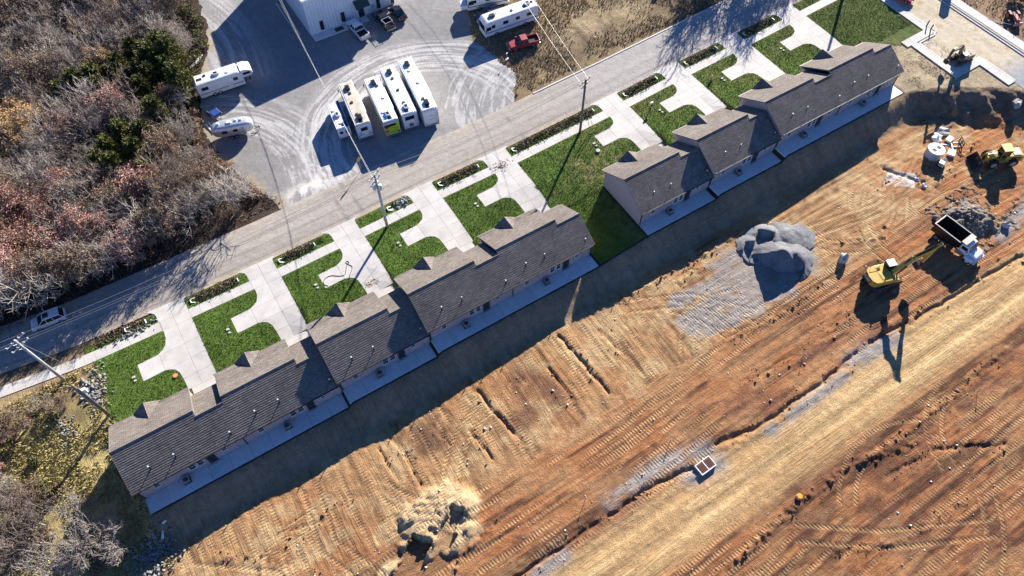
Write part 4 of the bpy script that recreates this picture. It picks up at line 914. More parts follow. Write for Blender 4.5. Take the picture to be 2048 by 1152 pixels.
# the row of trailers and motorhomes nose-up, tails towards the street
rv('cargo_trailer', 'small pale trailer with a blue roof edge, leftmost of the row by the street', 32.2, 22.1, HDN, 6.4, 2.05, 2.45, MS['rvwhite'], MS['rvroof'], 'trailer', False, nac=1, seed=3, win=1, ladder=False, wheels=(-.9,-.1), group='row of parked campers', rearpanel=[('rear_window',.45,1.7,.55,.5,MS['glass']),('rear_window',-.45,1.7,.55,.5,MS['glass'])], awn=False)
_t = [o for o in COL.objects if o.name.startswith('cargo_trailer')][-1]; MB().box((0,-.72,2.5), (6.1,.42,.07), .02).build('roof_tarp', M('blue_tarp', (.02,.06,.2), .6, var=.2), _t)
rv('motorhome', 'motorhome with a tan stained roof, second from the left in the row by the street', 35.3, 22.4, HDN, 10.6, 2.4, 3.3, MS['rvwhite'], MS['rvroofdirty'], nac=2, seed=5, stripe=GREYS, dirty=True, group='row of parked campers', rearpanel=[('rear_window',0,2.3,1.1,.7,MS['glass']),('decal',.75,1.6,.5,.12,MS['black']),('decal',-.8,1.4,.45,.12,MS['black']),('decal',.55,1.2,.7,.1,MS['black']),('decal',-.6,1.0,.8,.1,GREYS)], ladder=False)
rv('motorhome', 'white motorhome with a bright green and red painted tail in the middle of the row', 39.3, 20.8, HDN, 11.2, 2.42, 3.35, BEIGE, MS['rvroof'], nac=2, seed=8, stripe=BLUES, group='row of parked campers', ladder=False,
   rearpanel=[('tail_panel',0,1.75,2.25,2.0,GRAPH),('decal',.3,2.55,1.9,.45,MS['black']),('decal',.85,2.3,.45,.55,REDG),('decal',.9,1.5,.5,.4,REDG),('decal',-.2,1.9,.9,.06,MS['black']),('decal',-.5,1.35,.7,.06,MS['black']),('decal',.2,1.1,.8,.06,MS['black']),('decal',-.85,.95,.4,.3,REDG)])
_t = [o for o in COL.objects if o.name.startswith('motorhome')][-1]
for c_ in _t.children:
    if c_.name.startswith('decal'): c_.location.x = -.02
rv('travel_trailer', 'white trailer with a dark rear window and ladder, second from right in the row', 42.5, 21.0, HDN, 12.2, 2.45, 3.45, MS['rvwhite'], MS['rvroof'], 'trailer', False, nac=2, seed=11, group='row of parked campers', wheels=(-1.4,-.4,.6), rearpanel=[('rear_window',.1,2.6,1.5,.75,MS['glass']),('spare_carrier',0,1.1,.7,.7,MS['steel'])])
rv('travel_trailer', 'longest white trailer with a plain logo tail, rightmost of the row', 45.6, 20.2, HDN, 13.2, 2.5, 3.75, MS['rvwhite'], MS['rvroof'], 'trailer', False, nac=2, seed=14, dirty=True, group='row of parked campers', wheels=(-1.8,-.8,.2), rearpanel=[('logo',-.12,2.45,.45,.05,GREYS),('logo',-.3,2.3,.06,.35,GREYS),('logo',.02,2.62,.06,.3,GREYS),('logo',-.1,1.7,.9,.06,GREYS)])
_t = [o for o in COL.objects if o.name.startswith('travel_trailer')][-1]
_ro = [c for c in _t.children if c.name.startswith('roof') and not c.name.startswith('roof_')][0]
for i in range(20): MB().box((-5.9+i*.58,0,3.81), (.05,2.15,.02)).build('roof_seam', MS['rvwhite'], _ro)
rv('motorhome', 'white class A motorhome facing left beside the red pickup at the top', 67.5, 27.4, math.pi-.09, 10.4, 2.5, 3.3, MS['rvwhite'], MS['rvroof'], nac=2, seed=17, stripe=BLUES, win=4)
rv('motorhome', 'white cab-over motorhome with a blue hood at the top edge', 67.2, 34.6, math.pi-.30, 7.6, 2.35, 3.1, MS['rvwhite'], MS['rvroof'], nac=1, seed=19, stripe=BLUES)
_t = [o for o in COL.objects if o.name.startswith('motorhome')][-1]
MB().box((4.3,0,.95), (1.2,1.9,.75), .15).build('hood', WHT, _t)
# fifth wheel trailer and rounded silver trailer at the wood's edge
fw = rv('fifth_wheel_trailer', 'white fifth-wheel trailer with a raised nose at the edge of the wood', 19.0, 41.1, R(-6), 7.6, 2.4, 3.2, MS['rvwhite'], MS['rvroof'], 'trailer', False, nac=1, seed=23, win=2, wheels=(-1.5,-.6), stripe=GREYS)
n_ = MB(); n_.prof([(3.7,1.75),(3.7,3.17),(4.6,3.15),(5.5,2.7),(5.6,2.2),(5.3,1.8)], -1.15, 1.15, bev=.07); nn = n_.build('raised_nose', MS['rvwhite'], fw)
for s_ in (-1, 1): MB().box((4.6,s_*1.156,2.45), (1.2,.04,.45), .02).build('window', MS['glass'], nn)
MB().tube([(4.7,0,1.75),(4.9,0,0)], .07, 6).build('landing_leg', MS['black'], fw); MB().tube([(4.2,.6,1.7),(4.2,.6,0)], .05, 6).build('landing_leg', MS['black'], fw)
air = thing('silver_trailer', 'rounded silver travel trailer beside the bushes left of the lot', 'trailer', 17.1, 30.1, heading=R(-17), dz=.03)
bm_ = bmesh.new(); bmesh.ops.create_uvsphere(bm_, u_segments=32, v_segments=20, radius=1.0)
for v in bm_.verts:
    x, y, z = v.co; sg_ = lambda a, e: math.copysign(abs(a)**e, a)
    q = max(abs(x), 1e-6); v.co = (sg_(x,.62)*3.3, sg_(y,.55)*1.17, sg_(z,.6)*1.12+1.55)
me = bpy.data.meshes.new('shell'); bm_.to_mesh(me); bm_.free(); me.materials.append(SILV); me.polygons.foreach_set('use_smooth', [True]*len(me.polygons)); link('shell', me, air)
for i, xa in enumerate((-1.9,-.2,.9,1.7)): MB().box((xa,(.1,-.05,.15,.1)[i],2.72), (.8 if i == 1 else .35,.5 if i == 1 else .35,.2), .05).build('roof_unit', MS['rvroof'], air)
for xa, ww in ((-1.2,.9),(.5,.7)): MB().box((xa,-1.16,1.75), (ww,.06,.5), .02).build('window', MS['glass'], air)
MB().box((1.7,-1.12,1.35), (.62,.06,1.6), .03).build('door', MS['alum'], air)
for wx in (-.5,.3):
    for s_ in (-1, 1): wheel(air, wx, s_*1.05, .36, .2)
MB().tube([(3.1,.3,.5),(4.1,0,.45),(3.1,-.3,.5)], .05, 6).build('hitch', MS['black'], air); MB().cyl((3.9,0,0),(3.9,0,.7),.05,n=8).build('jack', MS['black'], air)
ut = thing('utility_trailer', 'small open trailer with a blue load beside the fifth-wheel trailer', 'trailer', 15.7, 36.2, heading=R(-78), dz=.03)
MB().box((0,0,.55), (3.0,1.5,.08), .01).build('deck', MS['steel'], ut)
for s_ in (-1, 1): MB().box((0,s_*.75,.75), (3.0,.06,.36)).build('side_rail', MS['galv'], ut); wheel(ut, -.2, s_*.9, .32, .2)
MB().box((.7,0,.8), (1.4,1.36,.45), .08).build('blue_load', M('blue_tarp2', (.015,.05,.25), .5, var=.2), ut); MB().tube([(1.5,.4,.5),(2.4,0,.45),(1.5,-.4,.5)], .05, 5).build('drawbar', MS['black'], ut)
MB().box((-.75,0,.64), (1.3,1.3,.1), .02).build('ramp_mat', M('grey_mat', (.25,.24,.23), .8), ut)
for i, (x, y, a) in enumerate(((13.9,33.4,R(100)),(14.3,33.9,R(96)))):
    o = MB().box((0,0,.12), (2.6 if i == 0 else 1.6,.22,.1), .01).build('board', MS['rvwhite']); place(o, x, y, heading=a, dz=.05); tag(o, ('long','short')[i]+' white board lying below the small trailer', 'board', 'white boards')
kb = MB(); kb.hexa([(-1.5,0,0),(0,-.35,0),(1.5,0,0),(0,.35,0)], [(-1.9,0,.3),(0,-.5,.25),(1.9,0,.3),(0,.5,.25)]); ko = kb.build('canoe', MS['rvwhite']); place(ko, 17.4, 49.6, heading=R(35), dz=.3); tag(ko, 'white upturned canoe at the edge of the wood', 'canoe')
st_ = thing('wheel_dolly', 'pale jack stand in front of the red pickup', 'jack stand', 62.6, 20.1, heading=.4); MB().box((0,0,.3), (.7,.3,.2), .04).build('frame', MS['rvwhite'], st_); MB().cyl((0,0,0),(0,0,1.5),.04,n=8).build('post', MS['galv'], st_); MB().box((0,0,1.55), (.35,.2,.12), .02).build('plate', MS['galv'], st_)

# ================================================================== MACHINES AND THINGS ON THE SITE
def sz(x, y): return float(ground_z(x, y)[0])
def track(par, y, L, hgt, w):
    r_ = hgt/2; pts = []
    for k in range(9): a = R(90-180*k/8); pts.append((L/2-r_+r_*math.cos(a), r_+r_*math.sin(a)))
    for k in range(9): a = R(-90-180*k/8); pts.append((-L/2+r_+r_*math.cos(a), r_+r_*math.sin(a)))
    t = MB().prof(pts, y-w/2, y+w/2).build('track', MS['steel_dirty'], par)
    sh = MB(); n = len(pts)
    for (ax, az), (bx_, bz_) in zip(pts, pts[1:]+pts[:1]):
        d = math.hypot(bx_-ax, bz_-az); m_ = max(1, int(d/.22))
        for i in range(m_):
            x = ax+(bx_-ax)*(i+.5)/m_; z = az+(bz_-az)*(i+.5)/m_; an = math.atan2(bz_-az, bx_-ax)
            sh.box((0,0,0), (.12,w*1.04,.07), mat=Matrix.Translation((x,y,z)) @ Matrix.Rotation(-an,4,'Y'))
    sh.build('track_shoes', MS['steel_dirty'], t); return t
MS['steel_dirty'] = M('dirty_track_steel', (.075,.055,.042), .8, .2, var=.4, scale=3)
MS['pinkpaint'] = M('dusty_frame', (.35,.22,.17), .8, var=.3)
def seg(mb, p, q, w, d0, d1):
    """tapered beam from p to q in the xz plane"""
    p = Vector(p); q = Vector(q); a = (q-p).normalized(); n = Vector((-a.z, 0, a.x))
    c = [p+n*d0/2, p-n*d0/2, q-n*d1/2, q+n*d1/2]
    mb.hexa([(v.x, p.y-w/2, v.z) for v in c], [(v.x, p.y+w/2, v.z) for v in c]); return mb
def excavator(name, label, x, y, head, k=1.0, paint=None, cat='excavator', pose=None, under_rot=0., roofm=None):
    t = thing(name, label, cat, x, y, heading=head, z=sz(x, y)+.02 if y < -24 else None, dz=.02 if y < -24 else .04)
    uc = MB().box((0,0,.55*k), (2.0*k,1.6*k,.5*k), .05*k).build('undercarriage', MS['steel_dirty'], t); uc.rotation_euler[2] = under_rot
    for s_ in (-1, 1): track(uc, s_*1.15*k, 4.5*k, .95*k, .6*k)
    MB().cyl((0,0,.8*k),(0,0,1.05*k),.7*k,n=20).build('slew_ring', MS['black'], t)
    b = MB(); b.prism([(-1.95*k,-1.38*k),(1.0*k,-1.45*k),(1.15*k,-1.3*k),(1.15*k,1.3*k),(1.0*k,1.45*k),(-1.95*k,1.38*k)], 1.05*k, 1.32*k); b.build('platform', MS['black'], t)
    cw = MB(); cw.prism([(-1.4*k,-1.42*k),(-2.2*k,-1.35*k),(-2.62*k,-.9*k),(-2.78*k,0),(-2.62*k,.9*k),(-2.2*k,1.35*k),(-1.4*k,1.42*k)], 1.15*k, 2.28*k); cwo = cw.build('counterweight', paint, t)
    MB().box((-.55*k,0,1.8*k), (1.75*k,2.8*k,1.0*k), .07*k).build('engine_hood', paint, t)
    MB().box((.78*k,-.9*k,1.6*k), (1.0*k,.95*k,.6*k), .05*k).build('tool_box', paint, t)
    for i in range(2): MB().box((-.9*k+.85*k*i,-.5*k,2.32*k), (.7*k,1.1*k,.05*k), .02*k).build('hood_panel', paint, t)
    for i in range(3): MB().box((-1.2*k+.16*k*i,.75*k,2.315*k), (.08*k,.5*k,.03*k)).build('vent_slot', MS['black'], t)
    MB().cyl((-.9*k,-1.0*k,2.3*k),(-.9*k,-1.0*k,2.75*k),.08*k,n=8).build('exhaust', MS['black'], t)
    cb = MB(); cb.prof([(.15*k,1.32*k),(.15*k,2.98*k),(1.35*k,2.98*k),(1.85*k,2.1*k),(1.85*k,1.32*k)], .35*k, 1.4*k, bev=.05*k); c_ = cb.build('cab', MS['black'], t)
    MB().box((.75*k,.875*k,3.0*k), (1.25*k,1.08*k,.1*k), .03*k).build('cab_roof', roofm or MS['galv'], c_)
    MB().box((.72*k,1.405*k,2.35*k), (.95*k,.03*k,.9*k), .02*k).build('side_window', MS['glass'], c_); MB().box((.72*k,.345*k,2.35*k), (.95*k,.03*k,.9*k), .02*k).build('side_window', MS['glass'], c_)
    P = {n_: (a*k, 0, c*k) for n_, (a, c) in pose.items()}
    bo = MB(); y0 = -.05*k
    P = {n_: (v[0], y0, v[2]) for n_, v in P.items()}
    seg(bo, P['root'], P['knee'], .5*k, .5*k, .75*k); seg(bo, P['knee'], P['apex'], .46*k, .75*k, .42*k); bo.build('boom', paint, t)
    stt = MB(); seg(stt, P['stickback'], P['apex'], .36*k, .3*k, .6*k); seg(stt, P['apex'], P['wrist'], .36*k, .6*k, .28*k); stt.build('stick', paint, t)
    bu = MB(); wv_ = Vector(P['wrist']); w2 = 1.0*k
    prof_ = [(wv_.x+dx*k, wv_.z+dz_*k) for dx, dz_ in pose_bucket]
    bu.prof(prof_, y0-w2/2, y0+w2/2); bo_ = bu.build('bucket', MS['steel_dirty'], t)
    te = MB(); tx, tz = prof_[2]
    for i in range(5): te.box((tx, y0-w2/2+.1*k+.2*k*i, tz), (.22*k,.1*k,.14*k))
    te.build('teeth', MS['steel'], bo_)
    for s_ in (-1, 1):
        a = Vector((P['root'][0]+.35*k, y0+s_*.38*k, P['root'][2]-.35*k)); b2 = Vector((P['knee'][0], y0+s_*.38*k, P['knee'][2])); m_ = a.lerp(b2, .6)
        c2 = MB().cyl(a, m_, .10*k, n=10).build('lift_cylinder', MS['black'], t); MB().cyl(m_, b2, .055*k, n=8).build('rod', MS['alum'], c2)
    a = Vector(P['knee'])+Vector((0,0,.48*k)); b2 = Vector(P['stickback']); m_ = a.lerp(b2, .6); c2 = MB().cyl(a, m_, .10*k, n=10).build('stick_cylinder', MS['black'], t); MB().cyl(m_, b2, .055*k, n=8).build('rod', MS['alum'], c2)
    a = Vector(P['stickback']).lerp(Vector(P['apex']), .8)+Vector((.3*k,0,0)); b2 = Vector(P['wrist'])+Vector((.25*k,0,.5*k)); m_ = a.lerp(b2, .6); c2 = MB().cyl(a, m_, .08*k, n=10).build('bucket_cylinder', MS['black'], t); MB().cyl(m_, b2, .045*k, n=8).build('rod', MS['alum'], c2)
    return t, cwo
pose_bucket = [(.0,.15),(.25,-.3),(-.05,-1.05),(-.55,-1.2),(-.95,-.75),(-.6,-.1)]
EX, EXW = excavator('excavator', 'yellow tracked excavator with its boom folded towards the dump truck', 84.3, -45.0, R(-19), 1.0, MS['yellow'],
    pose={'root': (.75,1.9), 'knee': (2.7,4.9), 'apex': (4.9,6.6), 'stickback': (5.6,7.3), 'wrist': (4.7,3.1)}, under_rot=R(8))
for s_ in (-1, 1):
    MB().tube([(-1.3,s_*1.38,2.3),(-1.3,s_*1.38,2.75),(.6,s_*1.38,2.75),(.6,s_*1.38,2.3)] if s_ < 0 else [(-1.9,1.3,2.3),(-1.9,1.3,2.7),(-.5,1.3,2.7),(-.5,1.3,2.3)], .03, 5).build('handrail', MS['black'], EX)
for i in range(3): MB().tube(smooth_pts([(.9,-.25+.12*i,2.3),(2.0,-.2+.1*i,4.45),(2.75,-.2+.1*i,5.35),(3.8,-.2+.1*i,6.15),(4.9,-.2+.1*i,7.05),(5.4,-.2+.1*i,6.6)]), .045, 5).build('hose', MS['black'], EX)
MB().box((1.9,1.15,.75), (1.2,.6,.4), .05).build('track_guard', MS['pinkpaint'], EX)
def text_mesh(name, s, size, mat, parent, mtx, ext=.01):
    cu = bpy.data.curves.new(name, 'FONT'); cu.body = s; cu.size = size; cu.align_x = 'CENTER'; cu.align_y = 'CENTER'; cu.extrude = ext; cu.offset = size*.02
    o = bpy.data.objects.new(name, cu); COL.objects.link(o); dg = bpy.context.evaluated_depsgraph_get()
    me = bpy.data.meshes.new_from_object(o.evaluated_get(dg)); bpy.data.objects.remove(o); bpy.data.curves.remove(cu)
    me.transform(mtx); me.materials.clear(); me.materials.append(mat); return link(name, me, parent)
# plate with white lettering on the sloping back of the counterweight
pl_m = Matrix.Translation((-2.80,.0,1.75)) @ Matrix.Rotation(R(-90),4,'Z') @ Matrix.Rotation(R(80),4,'X')
pl = MB().box((0,0,0), (1.35,.8,.05), .01, mat=pl_m).build('name_plate', MS['black'], EXW)
text_mesh('lettering', 'CAT', .62, MS['white'], pl, pl_m @ Matrix.Translation((0,0,.035)))
ty_ = Matrix.Translation((-2.66,.0,2.28))
pose_bucket = [(.0,.15),(.3,-.25),(.15,-.85),(-.35,-1.05),(-.75,-.65),(-.45,-.05)]
excavator('mini_excavator', 'small tracked excavator with a bent arm parked on the walk by the packed street', 125.4, -22.2, R(172), .70, M('dull_yellow', (.13,.09,.04), .5, var=.25), 'excavator',
    pose={'root': (1.1,1.9), 'knee': (2.2,5.0), 'apex': (5.0,4.8), 'stickback': (5.1,5.5), 'wrist': (5.2,2.2)}, roofm=MS['rvwhite'])
# dump truck
DT = thing('dump_truck', 'white-cabbed dump truck with an empty black bed beside the excavator', 'dump truck', 97.3, -46.0, heading=R(-86), z=sz(97.3, -46)+.02)
MB().box((0,0,.85), (6.6,.9,.3), .03).build('chassis', MS['black'], DT)
bd = MB()
BZ0, BZ1 = 1.15, 2.55
bd.box((-1.0,0,BZ0), (4.2,2.5,.1)); bd.box((-1.0,1.25,1.85), (4.2,.1,1.4)); bd.box((-1.0,-1.25,1.85), (4.2,.1,1.4)); bd.box((1.06,0,1.95), (.1,2.4,1.6)); bd.box((-3.06,0,1.85), (.1,2.4,1.3))
bo_ = bd.build('bed', MS['black'], DT)
for s_ in (-1, 1): MB().box((-1.0,s_*1.25,2.6), (4.3,.17,.11), .02).build('bed_rail', MS['steel'], bo_)
MB().box((-3.08,0,2.55), (.17,2.5,.11), .02).build('bed_rail', MS['steel'], bo_)
MB().box((1.5,0,2.78), (.8,2.3,.12), .04).build('cab_shield', M('pale_shield', (.5,.46,.38), .6, var=.2), bo_)
cb = MB(); cb.prof([(1.3,.9),(1.3,2.5),(2.35,2.5),(2.75,1.75),(2.75,.9)], -1.05, 1.05, bev=.08); c_ = cb.build('cab', WHT, DT)
MB().hexa([(2.74,-.9,1.72),(2.78,-.9,1.75),(2.78,.9,1.75),(2.74,.9,1.72)], [(2.39,-.9,2.42),(2.44,-.9,2.44),(2.44,.9,2.44),(2.39,.9,2.42)]).build('windscreen', MS['glass'], c_)
for s_ in (-1, 1): MB().box((1.95,s_*1.06,2.0), (.85,.03,.6), .02).build('side_window', MS['glass'], c_); MB().box((2.5,s_*1.3,1.95), (.1,.2,.4), .02).build('mirror', MS['black'], c_)
hd = MB(); hd.prof([(2.7,.8),(2.7,1.72),(3.9,1.5),(4.05,1.35),(4.05,.8)], -.8, .8, bev=.1); hd.build('hood', WHT, DT)
for s_ in (-1, 1):
    f_ = MB(); f_.prof([(2.6,.8),(2.8,1.25),(3.7,1.25),(3.95,.95),(3.95,.8)], s_*1.15-.28, s_*1.15+.28, bev=.05); f_.build('fender', WHT, DT)
    MB().box((4.03,s_*1.0,1.05), (.08,.3,.22), .02).build('headlight', MS['rvroof'], DT); wheel(DT, 3.25, s_*1.08, .52, .3, rim=MS['rvwhite'])
    for wx in (-1.9,-.75): wheel(DT, wx, s_*1.05, .52, .5, rim=MS['steel'])
    MB().cyl((1.1,s_*1.12,.85),(2.2,s_*1.12,.85),.28,n=14).build('fuel_tank', MS['alum'] if s_ > 0 else M('rusty_tank', (.42,.2,.08), .7), DT)
MB().box((4.08,0,1.1), (.06,1.2,.5), .02).build('grille', MS['alum'], DT); MB().box((4.15,0,.7), (.2,2.4,.25), .04).build('bumper', MS['rvwhite'], DT)
# wheel loader
WL = thing('wheel_loader', 'yellow wheel loader with a black bucket facing the concrete rings', 'wheel loader', 115.3, -39.4, heading=R(153), z=sz(115.3, -39.4)+.02)
for wx in (1.5,-1.5):
    for s_ in (-1, 1): wheel(WL, wx, s_*1.05, .78, .58, rim=M('rim_tan', (.42,.34,.2), .7))
MB().box((-1.5,0,1.55), (2.7,1.7,.95), .12).build('engine_hood', MS['yellow'], WL); MB().box((-2.7,0,1.3), (.5,1.9,.9), .08).build('counterweight', MS['yellow'], WL)
MB().box((-1.9,0,2.06), (1.1,1.2,.08), .02).build('hood_grille', MS['galv'], WL)
MB().box((0,0,1.0), (4.2,.9,.6), .08).build('frame', MS['yellow'], WL)
cb = MB(); frustum(cb, -.65, .75, 1.35, 1.5, -.55, .6, 1.25, 3.1); c_ = cb.build('cab', MS['glass'], WL); MB().box((.05,0,3.18), (1.55,1.55,.16), .05).build('cab_roof', MS['paleyellow'], c_)
p = MB()
for sx in (-.6,.68):
    for s_ in (-1, 1): p.tube([(sx,s_*.66,1.5),(sx*.9,s_*.62,3.1)], .06, 5)
p.build('cab_post', MS['yellow'], c_)
for s_ in (-1, 1): MB().box((.2,s_*.95,1.35), (1.5,.5,.12), .03).build('fender', MS['yellow'], WL)
ar = MB()
for s_ in (-1, 1): seg(ar, (1.0,s_*.48,2.0), (2.4,s_*.48,1.6), .16, .35, .4); seg(ar, (2.4,s_*.48,1.6), (3.3,s_*.48,.6), .16, .4, .25)
ar.build('lift_arm', MS['yellow'], WL); MB().tube([(1.2,0,2.1),(2.5,0,2.0)], .1, 8).build('tilt_cylinder', MS['steel'], WL); MB().box((1.3,0,1.5), (.9,.8,1.2), .08).build('front_frame', MS['yellow'], WL)
bk_ = MB(); w2 = 1.35
sh_ = [(3.25,1.35),(3.18,.5),(3.35,.12),(3.7,.02),(4.35,.02)]
for (ax, az), (bx_, bz_) in zip(sh_, sh_[1:]): bk_.hexa([(ax,-w2,az),(bx_,-w2,bz_),(bx_,w2,bz_),(ax,w2,az)], [(ax+.06,-w2,az+.05),(bx_,-w2,bz_+.07),(bx_,w2,bz_+.07),(ax+.06,w2,az+.05)])
for s_ in (-1, 1): bk_.prof(sh_+[(4.3,.3)], s_*w2-.03, s_*w2+.03)
bk_.build('bucket', MS['steel_dirty'], WL)
for s_ in (-1, 1): MB().box((-1.6,s_*.86,1.7), (1.5,.02,.22)).build('decal', MS['black'], WL); MB().box((-2.3,s_*.862,1.45), (.25,.02,.4)).build('decal', MS['black'], WL)
# pallet fork frame lying in front of the bucket
FK = thing('fork_attachment', 'black pallet fork frame standing beside the loader bucket', 'fork attachment', 113.6, -33.9, heading=R(150), z=sz(113.6, -33.9))
g = MB()
for z in (.1,.55,1.0): g.box((0,0,z), (.1,1.5,.12))
for yv in (-.7,0,.7): g.box((0,yv,.55), (.1,.12,1.0))
g.build('backframe', MS['black'], FK)
for yv in (-.4,.4): MB().box((.85,yv,.06), (1.6,.14,.07), .01).build('tine', MS['rvroof'], FK)
# precast rings and broken concrete
RG = thing('manhole_ring', 'white round precast manhole ring with two square openings', 'manhole ring', 108.3, -33.0, z=sz(108.3,-33), tilt=False)
MB().cyl((0,0,-.05),(0,0,1.35),1.25,n=32).build('barrel', MS['concrete'], RG); c_ = MB().cyl((0,0,1.35),(0,0,1.5),1.32,1.28,32).build('top_slab', MS['rvroof'], RG)
for dx in (-.5,.5): MB().box((dx,.0,1.5), (.55,.62,.02)).build('opening', MS['black'], c_)
CM = thing('cement_mixer', 'small towable mixer with pale tanks below the round manhole ring', 'cement mixer', 107.5, -35.2, z=sz(107.5,-35.2), heading=.3)
MB().box((0,0,.5), (1.5,.7,.12), .02).build('frame', MS['black'], CM); MB().box((-.35,0,.95), (.8,.75,.7), .08).build('engine_box', MS['galv'], CM); MB().cyl((.3,0,.7),(.75,0,1.25),.4,.25,14).build('drum', MS['rvwhite'], CM)
for s_ in (-1, 1): wheel(CM, 0, s_*.5, .3, .18)
def rocky(name, label, cat, x, y, sx, sy, sz_, seed, mat, z=None, group=None):
    rnd = random.Random(seed); bm = bmesh.new(); bmesh.ops.create_icosphere(bm, subdivisions=2, radius=1)
    for v in bm.verts:
        f = 1+rnd.uniform(-.22,.22); v.co = (v.co.x*sx*f, v.co.y*sy*f, (v.co.z*.8+.35)*sz_*f)
    me = bpy.data.meshes.new(name); bm.to_mesh(me); bm.free(); me.materials.append(mat); o = link(name, me)
    place(o, x, y, sz(x, y)-.05 if z is None else z, heading=rnd.uniform(0,6)); return tag(o, label, cat, group)
rocky('boulder', 'grey boulder casting a long shadow between the gravel heaps and the excavator', 'boulder', 82.2, -39.6, .75, .6, 1.35, 3, MS['rock'])
rocky('boulder', 'pale boulder on the dark bank at the right edge', 'boulder', 126.0, -33.6, .9, .7, .9, 4, MS['rock'])
rocky('boulder', 'pale boulder right of the rubble heap near the dump truck', 'boulder', 106.3, -48.2, .6, .45, .7, 5, MS['rock'])
rocky('boulder', 'small dark boulder above the dump truck', 'boulder', 99.0, -41.6, .35, .3, .6, 6, MS['graystone'])
for i, (x, y, sx, sy, h_) in enumerate(((111.5,-31.0,1.1,.8,.7),(113.5,-30.6,1.2,.9,.6))):
    rocky('rubble_block', ('left','right')[i]+' heap of broken white concrete behind the manhole ring', 'rubble', x, y, sx, sy, h_, 20+i, MS['rvroof'] if i == 0 else MS['rock'])
for i, (x, y, a, L, W_) in enumerate(((110.9,-34.4,.5,1.3,1.1),(112.9,-32.3,.2,1.2,.9))):
    o = MB().box((0,0,.2), (L,W_,.35), .04).build('concrete_slab', MS['rvroof']); place(o, x, y, sz(x,y), heading=a); tag(o, ('square white slab right of the manhole ring','white slab below the broken concrete heap')[i], 'concrete slab')
for i, (x, y, a, L) in enumerate(((112.0,-33.6,.9,1.6),(111.6,-32.6,2.4,1.3))):
    o = MB().box((0,0,.1), (L,.16,.14)).build('timber', MS['rvroof']); place(o, x, y, sz(x,y), heading=a); tag(o, ('longer','shorter')[i]+' white timber lying among the broken concrete', 'timber')
for i, (x, y) in enumerate(((102.6,-35.0),(102.4,-36.6))): rocky('scrap_lump', ('upper','lower')[i]+' blue-grey scrap lump beside the pale square of dirt', 'scrap', x, y, .5, .35, .4, 30+i, MS['galv'])
# drain box
DB = thing('drain_box', 'rectangular precast drain box with two rust-red openings beside the haul road', 'drain box', 46.4, -52.3, z=sz(46.4,-52.3)-.5, heading=R(2))
MB().box((0,0,.35), (2.3,1.45,.9), .04).build('box', MS['concrete'], DB); MB().box((0,0,.81), (2.05,1.2,.03)).build('rust_frame', M('rust_red', (.16,.06,.035), .8, var=.3), DB)
for dx in (-.5,.5): MB().box((dx,0,.835), (.8,.9,.03)).build('opening', M('rust_dark', (.075,.03,.02), .9, var=.3), DB)
for a, b, c, d in ((0,.68,2.3,.1),(0,-.68,2.3,.1),(1.1,0,.1,1.26),(-1.1,0,.1,1.26),(0,0,.1,1.2)): MB().box((a,b,.84), (c,d,.06)).build('rim', MS['rvroof'], DB)
OB = thing('marker_drum', 'orange round drum lid standing at the lower edge of the haul road', 'drum', 53.3, -61.2, z=sz(53.3,-61.2), heading=.2)
OM = M('orange_drum', (.75,.22,.01), .5, var=.1); MB().cyl((0,0,0),(0,0,.55),.36,.34,18).build('body', OM, OB); MB().cyl((0,0,.55),(0,0,.6),.34,.3,18).build('top', M('orange_top', (.85,.33,.02), .5), OB); MB().cyl((0,0,.2),(0,0,.32),.37,.365,18).build('band', MS['rvroof'], OB)
for i, (x, y, w_) in enumerate(((44.6,-47.6,'above the drain box'),(31.6,-47.8,'left of the drain box near the lower edge'),(66.7,-47.9,'left of the long boom shadow'),(81.9,-63.5,'in the rough soil at the lower right'))):
    sk = thing('survey_stake', 'thin survey stake with pale ribbon, %s' % w_, 'survey stake', x, y, z=sz(x,y), tilt=False, group='survey stakes')
    MB().box((0,0,.55), (.06,.04,1.3)).build('lath', MS['wood'], sk); MB().box((.04,0,1.1), (.16,.06,.2), .02).build('ribbon', MS['rvroof'], sk)
# red tractor, portable toilet
TR = thing('tractor', 'old red tractor parked on the rough ground at the top right', 'tractor', 140.8, -20.3, heading=R(-120))
MB().box((.6,0,.95), (1.7,.6,.55), .06).build('hood', M('tractor_red', (.30,.06,.05), .6, var=.25), TR); MB().box((-.4,0,.7), (1.2,.6,.4), .04).build('frame', MS['black'], TR); MB().box((-.55,0,1.1), (.5,.5,.12), .04).build('seat', MS['black'], TR); MB().cyl((.9,.1,1.2),(.9,.1,1.9),.05,n=8).build('exhaust', MS['black'], TR); MB().tube([(0,0,1.2),(-.2,0,1.5)], .04, 6).build('steering_column', MS['black'], TR)
MB().box((1.75,0,.6), (.25,1.3,.7), .04).build('loader_blade', M('pale_red', (.5,.22,.2), .6), TR)
for s_ in (-1, 1): wheel(TR, -.6, s_*.75, .62, .36, rim=M('tractor_red', (.3,.06,.05))); wheel(TR, 1.2, s_*.6, .36, .22, rim=M('tractor_red', (.3,.06,.05))); MB().box((-.6,s_*.7,1.25), (1.0,.4,.08), .03).build('fender', M('tractor_red', (.3,.06,.05)), TR)
PT = thing('portable_toilet', 'grey-blue portable toilet on the far walk at the top edge', 'portable toilet', 136.8, -9.7, heading=0, dz=.16)
